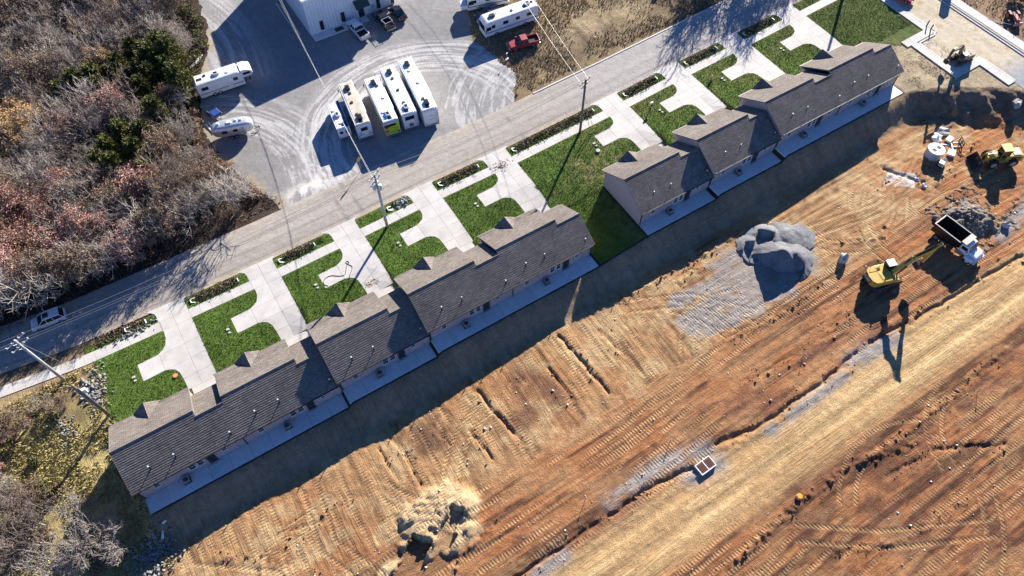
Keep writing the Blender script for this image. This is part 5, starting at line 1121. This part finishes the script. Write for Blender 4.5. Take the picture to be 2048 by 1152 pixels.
MB().box((0,0,1.05), (1.15,1.15,2.1), .05).build('cabin', M('toilet_grey_blue', (.16,.2,.26), .5), PT); rf = MB(); frustum(rf, -.62, .62, 1.24, 2.1, -.35, .35, .7, 2.4); rf.build('roof', M('toilet_roof', (.3,.32,.34), .5), PT); d_ = MB().box((-.585,0,1.05), (.04,.8,1.85), .01).build('door', M('toilet_grey_blue', (.16,.2,.26)), PT); MB().box((-.62,.3,1.05), (.04,.08,.14)).build('handle', MS['black'], d_)
pp = MB().tube([(-1.9,0,.08),(1.9,0,.08)], .06, 8).build('white_pipe', MS['rvwhite']); place(pp, 138.6, -19.5, heading=R(-58), dz=.08); tag(pp, 'long white pipe lying beside the far walk', 'pipe')
# ---- heaps
def heap(name, label, cat, x0, y0, peaks, size, col, seed, mat, res=.16, kind=None, lump=.12, cuts=()):
    gx = np.arange(-size[0], size[0]+.01, res); gy = np.arange(-size[1], size[1]+.01, res); A, B_ = np.meshgrid(gx, gy)
    X, Y = A+x0, B_+y0; H = np.zeros_like(A)
    for px, py, ht, rad, ex in peaks:
        d = np.hypot(A-px, (B_-py)*ex) + .9*(fbm(X/2.2, Y/2.2, seed, 3)-.5)
        H = np.maximum(H, ht - d*(ht/rad)*(.92+.16*fbm(X/1.5, Y/1.5, seed+5, 2)) - .12*np.exp(-(d/.45)**2))
    rd = 1-np.abs(2*fbm(X/1.3, Y/1.3, seed+9, 4)-1)*1.9
    H = np.maximum(H, -.35) + lump*(.5*(fbm(X/.5, Y/.5, seed+1, 4)-.5)+.9*(rd-.55))*ss(-.3, .4, H)
    for sx_, sy_, c0_, cv, steep, wd_, fl_ in cuts:
        s2_ = -(A-sx_)*.815-(B_-sy_)*.58; p2_ = (A-sx_)*.58-(B_-sy_)*.815
        H = np.minimum(H, np.where(np.abs(p2_+.4*(fbm(X/.7, Y/.7, seed+8, 2)-.5)) < wd_, np.maximum(fl_, c0_-np.maximum(0, s2_+cv*p2_**2+.5*(fbm(X/.9, Y/.9, seed+7, 3)-.5))*steep), 99))
    H = np.where(H < .06, -.6, H)
    Z = G(X, Y)+H-.02
    c = np.broadcast_to(np.array(col), X.shape+(3,)).copy()*(.78+.45*fbm(X/1.2, Y/1.2, seed+2, 4)[..., None])
    F = grid_faces(len(gx), len(gy)); kf = (H.ravel()[F] > 0).any(1)
    me = np_mesh(name, np.stack([X-x0, Y-y0, Z-gz(x0,y0)], -1).reshape(-1, 3), F[kf], mat, c.reshape(-1, 3), None, True); o = link(name, me); o.location = (x0, y0, gz(x0, y0)); return tag(o, label, cat, None, kind)
heap('gravel_heap', 'tall grey crushed stone heap with a deep shaded scoop on its near side', 'gravel heap', 74.2, -35.2, [(0,.3,3.3,3.9,1.0),(1.8,-.7,2.5,3.5,1.1)], (6.5,6.0), (.165,.168,.18), 201, MS['pile'], lump=.10, cuts=((.3,.5,3.1,.10,1.7,3.6,-.35),))
heap('gravel_heap', 'broad lower grey stone heap behind the tall one', 'gravel heap', 75.3, -30.6, [(-2.0,-.8,1.6,2.8,1.0),(.4,-.2,1.8,3.0,1.0),(2.8,-1.4,1.0,3.0,1.0),(4.6,-2.6,.6,2.8,1.0)], (8.0,5.5), (.20,.202,.21), 211, MS['pile'], lump=.12, cuts=((-1.6,.2,2.1,.35,1.5,1.1,.15),(1.0,.5,2.0,.35,1.5,1.2,.3)))
heap('rubble_heap', 'dark rocky rubble heap behind the dump truck bed', 'rubble heap', 103.2, -44.6, [(0,0,1.6,3.0,1.0),(1.0,-1.6,1.1,2.2,1.0),(-1.0,1.2,.9,2.2,1.0)], (5,5), (.20,.17,.14), 241, MS['pile'], lump=.9)
def rocks_stuff(name, label, pts, sizes, mat, seed, zf, kind='stuff', cat=None):
    rng = np.random.RandomState(seed); base = np.array([(1,0,0),(-1,0,0),(0,1,0),(0,-1,0),(0,0,1),(0,0,-1)], float); fc = np.array([(0,2,4),(2,1,4),(1,3,4),(3,0,4),(2,0,5),(1,2,5),(3,1,5),(0,3,5)])
    pts = np.asarray(pts); n = len(pts); s_ = np.asarray(sizes)
    V = base[None]*(rng.uniform(.65,1.35,(n,6,1)))*s_[:,None,None]*rng.uniform(.7,1.3,(n,1,3)); V[..., 2] *= .75
    V += rng.uniform(-.25,.25,V.shape)*s_[:,None,None]
    a = rng.uniform(0,6.3,n); c_, s2 = np.cos(a)[:,None], np.sin(a)[:,None]; x = V[...,0]*c_-V[...,1]*s2; y = V[...,0]*s2+V[...,1]*c_; V[...,0] = x; V[...,1] = y
    V[..., 0] += pts[:,0:1]; V[..., 1] += pts[:,1:2]; V[..., 2] += (zf(pts[:,0], pts[:,1])+s_*.25)[:,None]
    F = (fc[None]+np.arange(n)[:,None,None]*6).reshape(-1,3)
    o = link(name, np_mesh(name, V.reshape(-1,3), F, mat)); return tag(o, label, cat, None, kind)
rng = np.random.RandomState(5)
p = np.stack([rng.uniform(-14,125,5200), rng.uniform(-82,-27,5200)], 1); p = p[(bank_top(p[:,0])-p[:,1] > 4.5)]
wgt = (fbm(p[:,0]/6, p[:,1]/6, 301, 3) > .5) & ~((p[:,1] < -52.5) & (p[:,1] > -60)); p = p[wgt][:1500]
rocks_stuff('scattered_stones', 'small pale stones scattered over the bare site soil', p, rng.gamma(2.0,.030,len(p)).clip(.03,.25), M('pale_pebble', (.55,.50,.43), .9, var=.35, scale=2), 6, ground_z)
lumps = []
for pts, ht, wid in RIDGES+[(t_[0], 0, .7) for t_ in TRENCHES]:
    for (ax, ay), (bx_, by_) in zip(pts, pts[1:]):
        n = int(math.hypot(bx_-ax, by_-ay)*4); t_ = rng.uniform(0,1,n); lumps.append(np.stack([ax+(bx_-ax)*t_+rng.normal(0,wid*.8,n), ay+(by_-ay)*t_+rng.normal(0,wid*.8,n)], 1))
lumps = np.concatenate(lumps)
rocks_stuff('soil_clods', 'brown soil clods along the trenches and spoil ridges', lumps, rng.gamma(2.0,.038,len(lumps)).clip(.04,.35), M('soil_clod', (.20,.095,.042), .95, var=.45, scale=2), 7, ground_z)
c0 = rng.normal(0,1,(420,2))*np.array([1.7,1.5])+np.array([103.2,-44.6])
rocks_stuff('rubble_stones', 'broken pale stones lying over the rubble heap', c0, rng.gamma(2.5,.062,420).clip(.07,.38), M('dark_rubble', (.24,.21,.18), .9, var=.5, scale=1.5), 8, lambda x, y: G(x,y)+np.maximum(0,1.45-np.hypot(x-103.2,y+44.6)*.5))
c0 = np.concatenate([rng.normal(0,1,(260,2))*np.array([.9,1.3])+np.array([-14.6,-2.4]), rng.normal(0,1,(160,2))*np.array([1.3,.5])+np.array([-8.2,3.4]), rng.normal(0,1,(120,2))*np.array([.6,.35])+np.array([33.0,2.8]), rng.normal(0,1,(110,2))*np.array([.6,1.6])+np.array([-19.2,-6.0])])
rocks_stuff('riprap_front', 'grey riprap stones around the culvert ends and the near lawn corner', c0, rng.gamma(3,.05,len(c0)).clip(.08,.3), MS['graystone'], 9, lambda x, y: turf_z(x,y)+.02)
c0 = np.concatenate([np.stack([22.3+2.9*rng.uniform(0,1,260), 0*np.arange(260)], 1)+np.stack([rng.normal(0,.25,260), -7.4+rng.normal(0,.35,260)], 1)])
rocks_stuff('dried_mud', 'dried mud crumbs smeared across the third driveway', c0, rng.gamma(2,.018,len(c0)).clip(.02,.09), M('mud_crumb', (.36,.24,.10), .9, var=.3), 12, lambda x, y: G(x,y)+.075)
c0 = rng.normal(0,1,(240,2))*np.array([.8,.5])+np.array([49.4,.6])
rocks_stuff('leaf_debris', 'brown leaf debris lying on the fifth driveway', c0, rng.gamma(2,.02,len(c0)).clip(.02,.1), M('debris_brown', (.17,.11,.06), .9, var=.4), 13, lambda x, y: G(x,y)+.075)
c0 = rng.normal(0,1,(330,2))*np.array([1.5,1.3])+np.array([-14.8,-26.3])
rocks_stuff('riprap_corner', 'heap of grey riprap at the foot of the bank in the lower left', c0, rng.gamma(4,.042,len(c0)).clip(.08,.32), MS['graystone'], 10, lambda x, y: G(x,y)+.1)
for i, (x, y, a, L) in enumerate(((-13.0,-24.6,1.2,.9),(-12.2,-23.6,.3,.5))):
    o = MB().cyl((-L/2,0,.15),(L/2,0,.15),.14,n=12).build('white_pipe', MS['rvwhite']); place(o, x, y, gz(x,y)+.1, heading=a); tag(o, ('longer','shorter')[i]+' white pipe stub at the foot of the shaded bank', 'pipe')

# ================================================================== VEGETATION
def frusta(segs, n):
    """segs: list of (p, q, r0, r1) -> vertex and quad arrays"""
    P = np.array([s_[0] for s_ in segs]); Q = np.array([s_[1] for s_ in segs]); r0 = np.array([s_[2] for s_ in segs]); r1 = np.array([s_[3] for s_ in segs])
    A = Q-P; A /= np.linalg.norm(A, axis=1, keepdims=True)+1e-9
    U = np.cross(A, np.where(np.abs(A[:, 2:3]) > .9, np.array([[1.,0,0]]), np.array([[0,0,1.]]))); U /= np.linalg.norm(U, axis=1, keepdims=True)+1e-9; W = np.cross(A, U)
    k = np.arange(n)*2*math.pi/n; D = U[:, None]*np.cos(k)[None, :, None] + W[:, None]*np.sin(k)[None, :, None]
    V = np.concatenate([P[:, None]+D*r0[:, None, None], Q[:, None]+D*r1[:, None, None]], 1).reshape(-1, 3)
    i = np.arange(n); f = np.stack([i, (i+1) % n, (i+1) % n+n, i+n], 1)
    return V, (f[None]+(np.arange(len(segs))*2*n)[:, None, None]).reshape(-1, 4)
def skeleton(seed, H, spread=1.0, trunk=.42, counts=(7,5,5,4), up=.35, r=None):
    rng = np.random.RandomState(seed); out = [[], [], [], [], []]; tips = []
    def grow(p, d, L, rad, lev):
        ns = (4,3,3,2,1)[lev]; nxt = []
        for i in range(ns):
            d = d+rng.normal(0, .13 if lev else .06, 3)+np.array([0,0,.05]); d /= np.linalg.norm(d)
            q = p+d*L/ns; r2 = rad*(1-.5/ns if lev < 3 else .6); out[lev].append((p, q, rad, r2)); p, rad = q, r2
            nxt.append((q, d.copy(), rad))
        if lev >= 4: tips.append(p); return
        if lev >= 3: tips.append(p)
        c = counts[lev]
        for j in range(c):
            i = rng.randint(1 if lev else 1, ns) if ns > 1 else 0
            q, dd, rr = nxt[i]; t = rng.uniform(0, 1); 
            if i > 0: q = nxt[i-1][0]*(1-t)+q*t
            a = rng.uniform(0, 6.283); side = np.cross(dd, [math.cos(a), math.sin(a), .31]); side /= np.linalg.norm(side)+1e-9
            w = rng.uniform(.7, 1.3)*spread; nd = dd*rng.uniform(.5, .9)+side*w+np.array([0,0,up]); nd /= np.linalg.norm(nd)
            grow(q, nd, L*rng.uniform(.48, .72) if lev else H*rng.uniform(.36, .52), max(rr*rng.uniform(.45, .65), .016), lev+1)
    grow(np.zeros(3), np.array([0,0,1.]), H*trunk, r or H*.017, 0)
    return out, np.array(tips)
def leaf_quads(C, size, rng, flat=.6, asp=1.0, dirs=None):
    n = len(C); s_ = size*rng.uniform(.6, 1.4, (n, 1))
    a = rng.normal(0, 1, (n, 3)); 
    if dirs is not None: a = dirs+.45*a
    a /= np.linalg.norm(a, axis=1, keepdims=True)
    b = rng.normal(0, 1, (n, 3)); b[:, 2] *= flat; b -= (b*a).sum(1, keepdims=True)*a; b /= np.linalg.norm(b, axis=1, keepdims=True)+1e-9
    V = np.stack([C-a*s_*asp, C+b*s_*.6, C+a*s_*asp, C-b*s_*.6], 1).reshape(-1, 3)
    return V, np.arange(4*n).reshape(-1, 4)
MT = dict(bark = M('grey_bark', (.27,.24,.215), .9, var=.3, scale=3, rnd=.2), twig = M('pale_twig', (.35,.305,.265), .9, var=.3, scale=1.5, rnd=.35), twigd = M('brown_twig', (.25,.195,.16), .9, var=.3, scale=1.5, rnd=.3),
    cedar = M_leaf('cedar_foliage', (.032,.045,.012), (.20,.19,.045), .3), pink = M_leaf('faded_red_leaves', (.28,.13,.095), (.55,.32,.25), .2), orange = M_leaf('tan_orange_leaves', (.36,.22,.09), (.60,.41,.20), .15), brown = M_leaf('brown_leaves', (.14,.09,.055), (.30,.205,.13), .25), litter = M_leaf('leaf_litter', (.075,.05,.034), (.19,.13,.085), .1),
    olive = M_leaf('olive_shrub', (.06,.065,.025), (.16,.155,.055), .3), weed = M_leaf('ditch_weeds', (.035,.045,.018), (.13,.13,.06), .1), deadweed = M_leaf('dead_weeds', (.12,.085,.055), (.30,.22,.14), .1), dry = M_leaf('dry_grass', (.17,.12,.065), (.42,.32,.19), .1), straw = M_leaf('straw_grass', (.20,.18,.06), (.52,.43,.20), .1), grass = M_leaf('lawn_blades', (.055,.115,.016), (.15,.225,.045), .05))
PROTO = {}
def make_tree(kind, variant, seed):
    rng = np.random.RandomState(seed); H = 8.0
    if kind == 'cedar':
        segs = [(np.array([0,0,0.]), np.array([0,0,7.2]), .16, .03)]; C = []; D = []
        rad = rng.uniform(.85, 1.15, 12)
        for i in range(230):
            z = .5+6.9*rng.uniform(0, 1)**.85; f = max(0, 1-z/7.7); a = rng.uniform(0, 6.283); L = (2.25*f**.72+.25)*rad[int(a/6.2832*12) % 12]*rng.uniform(.7, 1.12)
            e = np.array([math.cos(a)*L, math.sin(a)*L, z+.30*L]); s0 = np.array([0,0,z]); segs.append((s0, e, .035, .012))
            m_ = 34; t = rng.uniform(.35, 1.08, m_)[:, None]; pp = s0+(e-s0)*t+rng.normal(0, .13, (m_, 3)); C.append(pp); D.append(np.repeat(((e-s0)/np.linalg.norm(e-s0)+np.array([0,0,.35]))[None], m_, 0))
        tv, tf = frusta(segs, 4); lv, lf = leaf_quads(np.concatenate(C), .10, rng, .6, 1.9, np.concatenate(D))
        return np_mesh('trunk', tv, tf, MT['bark']), np_mesh('foliage', lv, lf, MT['cedar'])
    sp = rng.uniform(.75, 1.1)
    sk, tips = skeleton(seed, H, sp, .38 if kind != 'big' else .3, (8,5,4,3) if kind == 'bare' else ((9,6,5,4) if kind == 'big' else (7,5,5,3)), .3)
    tv, tf = frusta(sk[0]+sk[1], 5); trunk = np_mesh('trunk', tv, tf, MT['bark'])
    cv, cf = frusta([(a, b, max(r0,.048), max(r1,.038)) for a, b, r0, r1 in sk[2]]+[(a, b, max(r0,.034), max(r1,.024)) for a, b, r0, r1 in sk[3]] + [(a, b, .023, .014) for a, b, r0, r1 in sk[4]], 3)
    cm = np_mesh('crown', cv, cf, MT['twig'] if variant % 2 == 0 else MT['twigd'])
    if kind in ('bare', 'big'): return trunk, cm
    pts = np.repeat(tips, 9, 0)+rng.normal(0, .24, (len(tips)*9, 3)); keep = vn(pts[:, 0]/.9+9, pts[:, 1]/.9+pts[:, 2]/1.1, seed) > .3
    lv, lf = leaf_quads(pts[keep], .125, rng)
    return trunk, cm, np_mesh('foliage', lv, lf, MT[kind])
for kind, nv in (('bare',5),('cedar',3),('pink',2),('orange',2),('brown',2),('big',2)): PROTO[kind] = [make_tree(kind, v, 900+17*v+len(kind)*131) for v in range(nv)]
TL = {'bare': ('bare_tree', 'bare grey-brown tree in the wood left of the gravel lot', 'bare trees in the wood'), 'cedar': ('cedar_tree', 'dark green cedar in the middle of the wood', 'cedars in the wood'), 'pink': ('red_leaved_tree', 'tree with faded pinkish red leaves in the wood', 'red-leaved trees in the wood'), 'orange': ('tan_leaved_tree', 'tree with tan orange leaves near the left edge of the wood', 'tan-leaved trees in the wood'), 'brown': ('brown_leaved_tree', 'tree still holding brown leaves in the wood', 'brown-leaved trees in the wood')}
trng = random.Random(42)
def tree(kind, x, y, H, label=None, group=None, name=None, spread=1.0, vi=None):
    nm, lb, gr = TL.get(kind, TL['bare']); v = PROTO[kind][vi if vi is not None else trng.randrange(len(PROTO[kind]))]
    o = link(name or nm, None); tag(o, label or lb, 'tree', group or gr); k = H/8.0
    o.matrix_world = Matrix.Translation((x, y, gz(x, y)-.1)) @ Matrix.Rotation(trng.uniform(0, 6.28), 4, 'Z') @ Matrix.Rotation(trng.uniform(-.06,.06), 4, 'X') @ Matrix.Diagonal((k*spread, k*spread, k, 1))
    for me, n_ in zip(v, ('trunk','crown','foliage') if len(v) == 3 else (('trunk','foliage') if kind == 'cedar' else ('trunk','crown'))): link(n_, me, o)
    return o
CED = [(11.0,50.9),(13.1,46.6),(9.4,54.2),(4.7,49.4),(-.7,50.9),(1.8,51.3),(8.0,38.3),(2.5,36.1),(0,34.1),(3.3,30.7),(-.2,29.4),(3.7,26.9),(14.4,49.5),(13.6,42.6),(13.5,52.9),(-3.3,50.5),(7.5,47.5),(10.2,46.0),(6.2,51.8),(5.2,33.5),(-2.0,32.0),(8.0,44.0),(2.2,47.5),(11.5,49.0)]
PNK = [(4.1,42.9),(-4.8,40.5),(1.3,22.8),(-14.1,24.3),(-6.3,18.7),(-15.2,30.4),(-4.2,15.8),(-13.3,18.7),(-16.3,23.7),(-9.0,30.8),(-17.5,27.5),(-12,27),(-19,21.5),(-7.6,21.2),(1.9,24.6),(-17.5,19.0)]
ORN = [(-11.1,48.5),(-10.2,45.3),(2.7,54.3),(-14.9,33.5),(-13.0,46.5),(-12.6,43.6)]
taken = []
for x, y in CED: tree('cedar', x-.4, y-.6, trng.uniform(6.6, 8.4), spread=1.22, label='dark green cedar in the %s clump of the wood' % ('upper' if y > 40 else 'lower'), group='cedars in the %s clump' % ('upper' if y > 40 else 'lower')); taken.append((x, y, 2.4))
for x, y in PNK: tree('pink', x, y, trng.uniform(6.0, 7.6)); taken.append((x, y, 2.2))
for x, y in ORN: tree('orange', x, y, trng.uniform(6.0, 7.6)); taken.append((x, y, 2.2))
def lot_edge(y): return float(np.interp(y, [13,18,24,30,36,42,47,53,60,70,84], [17,14,12,11,11.6,13.2,15,18.5,20,21.5,27]))
nb = 0
for _ in range(9000):
    x = trng.uniform(-38, 28); y = trng.uniform(14.4, 96)
    if x > lot_edge(y)-.6 or x < -17-.12*(y-14)-11: continue
    if any((x-a)**2+(y-b)**2 < (2.6 if r_ < 1.9 else (2.9 if r_ > 2.3 else 2.5))**2 for a, b, r_ in taken): continue
    edge = x > lot_edge(y)-4
    u_ = trng.random(); kind = 'brown' if (u_ < .16 or (y < 26 and u_ < .34)) else 'bare'
    if kind == 'bare': nb += 1
    if nb > 285: break
    lb_, gp_ = None, None
    if kind == 'bare' and y < 18.5: lb_, gp_ = 'bare tree in the front rank of the wood along the street', 'bare trees along the street'
    elif kind == 'bare' and edge: lb_, gp_ = 'low bare tree at the wood edge beside the gravel lot', 'bare trees at the lot edge'
    elif kind == 'bare' and y > 56: lb_, gp_ = 'bare tree at the back of the wood near the top edge', 'bare trees at the back of the wood'
    elif kind == 'bare': lb_ = 'bare grey-brown tree standing deep inside the wood'
    elif y < 24: lb_, gp_ = 'brown-leaved tree near the street side of the wood', 'brown-leaved trees near the street'
    else: lb_ = 'brown-leaved tree standing deeper in the wood'
    tree(kind, x, y, trng.uniform(4.0, 6.0) if edge else trng.uniform(5.6, 8.6), lb_, gp_); taken.append((x, y, 1.5))
# scrub and pale bare trees in the lower left corner
for i, (x, y, H) in enumerate(((-20.5,-20.6,7.5),(-24.5,-16.2,7.0),(-28.5,-19.5,7.5),(-17.6,-22.8,5.0),(-24.0,-22.5,6.5),(-30.5,-14,6.5),(-27.5,-9.5,5.5),(-32,-23,7))): tree('big', x, y, H, 'pale bare spreading tree in the scrub at the lower left', 'pale bare trees at the lower left', 'bare_tree')
for i, (x, y, H) in enumerate(((-28.8,-4.5,4.6),(-26.4,-1.8,3.8),(-24.0,-3.0,3.4),(-20.6,-1.6,2.6),(-25.4,-12.8,3.8),(-27.5,-15.0,3.4),(-26.5,-11.5,4.0),(-18.6,-2.4,2.2),(-29.5,-8.0,4.5))): tree('brown' if i % 3 else 'bare', x, y, H, 'small brushy tree in the scrub beside the near row', 'brushy trees in the scrub', 'brush_tree', 1.25)
tree('pink', -27.5, -6.6, 3.2, 'small pinkish shrub tree at the left edge below the street', 'pink shrub tree', 'red_leaved_tree')
# trees beyond the top edge whose shadows cross the street
for i, (x, y, H) in enumerate(((104.5,18.6,10.5),(109.5,17.0,9.5),(113.5,13.4,10.0),(118.5,15.0,9.5),(123.5,15.0,9.0))): tree('big', x, y, H, 'tall bare tree beside the street beyond the top edge', 'street trees beyond the top edge', 'bare_tree')
tree('cedar', 101.5, 24.5, 5.0, 'lone cedar in the dry field beyond the top edge', 'lone field cedar', 'cedar_tree')
tree('cedar', 146.0, -17.0, 3.6, 'low green bush beside the tractor at the top right', 'green bush', 'evergreen_bush', 1.6)
# shrubs hugging the yard edge
def shrub(name, label, x, y, rad, h, mat, seed, group, n=420, size=.12):
    rng = np.random.RandomState(seed); u_ = rng.normal(0, 1, (n, 3)); u_ /= np.linalg.norm(u_, axis=1, keepdims=True); rr = rng.uniform(.35, 1.0, (n, 1))**.6*(.75+.5*vn(u_[:, :1]*2+5, u_[:, 1:2]*2+u_[:, 2:3]*2, seed)); C = u_*rr*np.array([rad, rad, h*.5])+np.array([0,0,h*.5]); C = C[C[:, 2] > .02]
    o = link(name, None); o.location = (x, y, gz(x, y)); tag(o, label, 'shrub', group)
    lv, lf = leaf_quads(C, size, rng); link('foliage', np_mesh('foliage', lv, lf, mat), o)
    sg = [(np.zeros(3), c*.9, .02, .008) for c in C[:14]]; tv, tf = frusta(sg, 3); link('stem', np_mesh('stem', tv, tf, MT['bark']), o); return o
erng = random.Random(3)
for i in range(26):
    y = 16+i*1.95; x = lot_edge(y)+erng.uniform(-.4, 1.3); olive = y > 38
    shrub('edge_shrub', 'olive shrub at the wood edge beside the gravel lot' if olive else 'dry brown shrub at the wood edge beside the silver trailer', x, y, erng.uniform(.7, 1.3), erng.uniform(.9, 1.9), MT['olive'] if olive else MT['brown'], 500+i, 'olive shrubs at the yard edge' if olive else 'dry shrubs at the yard edge')
for i in range(16):
    x = -24+erng.uniform(-6, 9); y = -14+erng.uniform(-11, 12.5)
    if x > -22.5 and -21 < y < -4.5: x -= 7
    if x > -16: x -= 3
    shrub('scrub_bush', 'olive scrub bush in the rough corner at the lower left', x, y, erng.uniform(.6, 1.4), erng.uniform(.6, 1.5), MT['olive'] if i % 2 else MT['brown'], 560+i, 'scrub bushes')
# ---- stuff: undergrowth, weeds, grass
def blades(name, label, pts, mat, h, w, seed, zf, lean=.35, cl=1):
    rng = np.random.RandomState(seed); n = len(pts); B = np.stack([pts[:, 0], pts[:, 1], zf(pts[:, 0], pts[:, 1])], 1); hh = h*rng.uniform(.5, 1.4, n)
    a = rng.uniform(0, 6.283, n); d = np.stack([np.cos(a), np.sin(a), 0*a], 1)*(w*rng.uniform(.6, 1.4, n))[:, None]; l = rng.normal(0, lean, (n, 2))
    T = B+np.stack([l[:, 0]*hh, l[:, 1]*hh, hh], 1); V = np.stack([B-d, B+d, T], 1).reshape(-1, 3)
    o = link(name, np_mesh(name, V, np.arange(3*n).reshape(-1, 3), mat)); return tag(o, label, None, None, 'stuff')
rng = np.random.RandomState(77)
P = np.stack([rng.uniform(-14, 126, 150000), rng.uniform(-11.5, 4.2, 150000)], 1)
ok = np.ones(len(P), bool); n0 = fbm(P[:, 0]/5, P[:, 1]/5, 122, 4); v = P[:, 1]-yi(P[:, 0])
for k in range(9):
    poly = [warp(k, q) for q in DRIVE]; ok &= ~inpoly(P[:, 0], P[:, 1], [(x, y) for x, y in poly])
ok &= ~((v > .05) & (v < 1.85)) & (v < 3.5) & (P[:, 0] > -13.6) & ~((P[:, 0] > 112) & (P[:, 1] < np.interp(P[:, 0], [112,118.4,120,126.3], [-9,-12.3,-14,-14])))
ok &= ~((P[:, 1] < -10.9) & ~((P[:, 0] > 52) & (P[:, 0] < 60.2)) & (P[:, 0] < 112.4))
blades('lawn_grass', 'short green lawn grass between the driveways', P[ok], MT['grass'], .13, .045, 1, turf_z, .6)
P = np.stack([rng.uniform(52, 60.3, 9000), rng.uniform(-22, -11, 9000)], 1); blades('lawn_grass_gap', 'lawn grass between the two rows of houses', P, MT['grass'], .13, .045, 2, turf_z, .6)
P = np.stack([rng.uniform(59, 128, 42000), rng.uniform(11.9, 44, 42000)], 1); P = P[(fbm(P[:, 0]/4, P[:, 1]/4, 401, 3) > .40) & ~inpoly(P[:, 0], P[:, 1], LOT)]
bare_c = np.exp(-(((P[:, 0]-83)/12)**2+((P[:, 1]-19)/4.5)**2)) < rng.uniform(.15, .9, len(P)); P = P[bare_c]
blades('dry_field_grass', 'dry brown field grass beyond the street', P, MT['dry'], .34, .08, 3, G, .5)
P = np.stack([rng.uniform(-34, -13.2, 26000), rng.uniform(-28, 1.6, 26000)], 1); P = P[(fbm(P[:, 0]/3, P[:, 1]/3, 402, 3) > .38) & (P[:, 1] < yi(P[:, 0])-.2)]
blades('straw_weeds', 'straw-coloured weeds on the rough slope beside the near row', P, MT['straw'], .36, .08, 4, G, .6)
P = np.stack([rng.uniform(-40, 28, 60000), rng.uniform(12.6, 96, 60000)], 1); P = P[(P[:, 0] < np.interp(P[:, 1], [13,18,24,30,36,42,47,53,60,70,84], [18,15,13,12,12.6,14.2,16,19.5,21,22.5,28])+.4)]
blades('forest_undergrowth', 'brown undergrowth and leaf litter below the bare trees', P, MT['litter'], .42, .07, 5, G, .9)
P = np.stack([rng.uniform(112.6, 126, 6000), rng.uniform(-24, -9.5, 6000)], 1); P = P[fbm(P[:, 0]/2, P[:, 1]/2, 403, 3) > .5]; blades('straw_mulch', 'straw scattered over the dirt beside the packed street', P, MT['dry'], .10, .06, 6, G, 1.2)
P = np.stack([rng.uniform(137.8, 160, 7000), rng.uniform(-40, 6, 7000)], 1); P = P[fbm(P[:, 0]/2, P[:, 1]/2, 404, 3) > .45]; blades('dry_brush', 'dry brush beyond the far walk', P, MT['dry'], .4, .1, 7, G, .8)
for k, (a, b) in enumerate(STRIPS):
    if k == 3: continue
    a2, b2 = a+.9, b-.6
    if k == 2: b2 = b-2.0
    n = int((b2-a2)*260); r2 = np.random.RandomState(600+k); x = r2.uniform(a2, b2, n); vv = r2.normal(2.75, .42, n).clip(2.0, 3.6); y = yi(x)+vv
    hh = r2.uniform(0, .55, n)*(.5+.8*vn(x/.8, y/.8, 700+k)); C = np.stack([x, y, turf_z(x, y)+hh], 1)
    dead = (vv > 2.75+.3*(vn(x/.6, y/.6, 710+k)-.5)*2)
    lv, lf = leaf_quads(C[~dead], .10, r2); o = link('ditch_weeds', np_mesh('ditch_weeds', lv, lf, MT['weed'])); tag(o, 'dark green weeds filling the %s roadside ditch from the lower left' % ORD[k], None, 'ditch weeds', 'stuff')
    lv, lf = leaf_quads(C[dead], .09, r2, asp=1.4); o = link('dead_ditch_weeds', np_mesh('dead_ditch_weeds', lv, lf, MT['deadweed'])); tag(o, 'dead brown weeds on the street side of the %s roadside ditch' % ORD[k], None, 'dead ditch weeds', 'stuff')
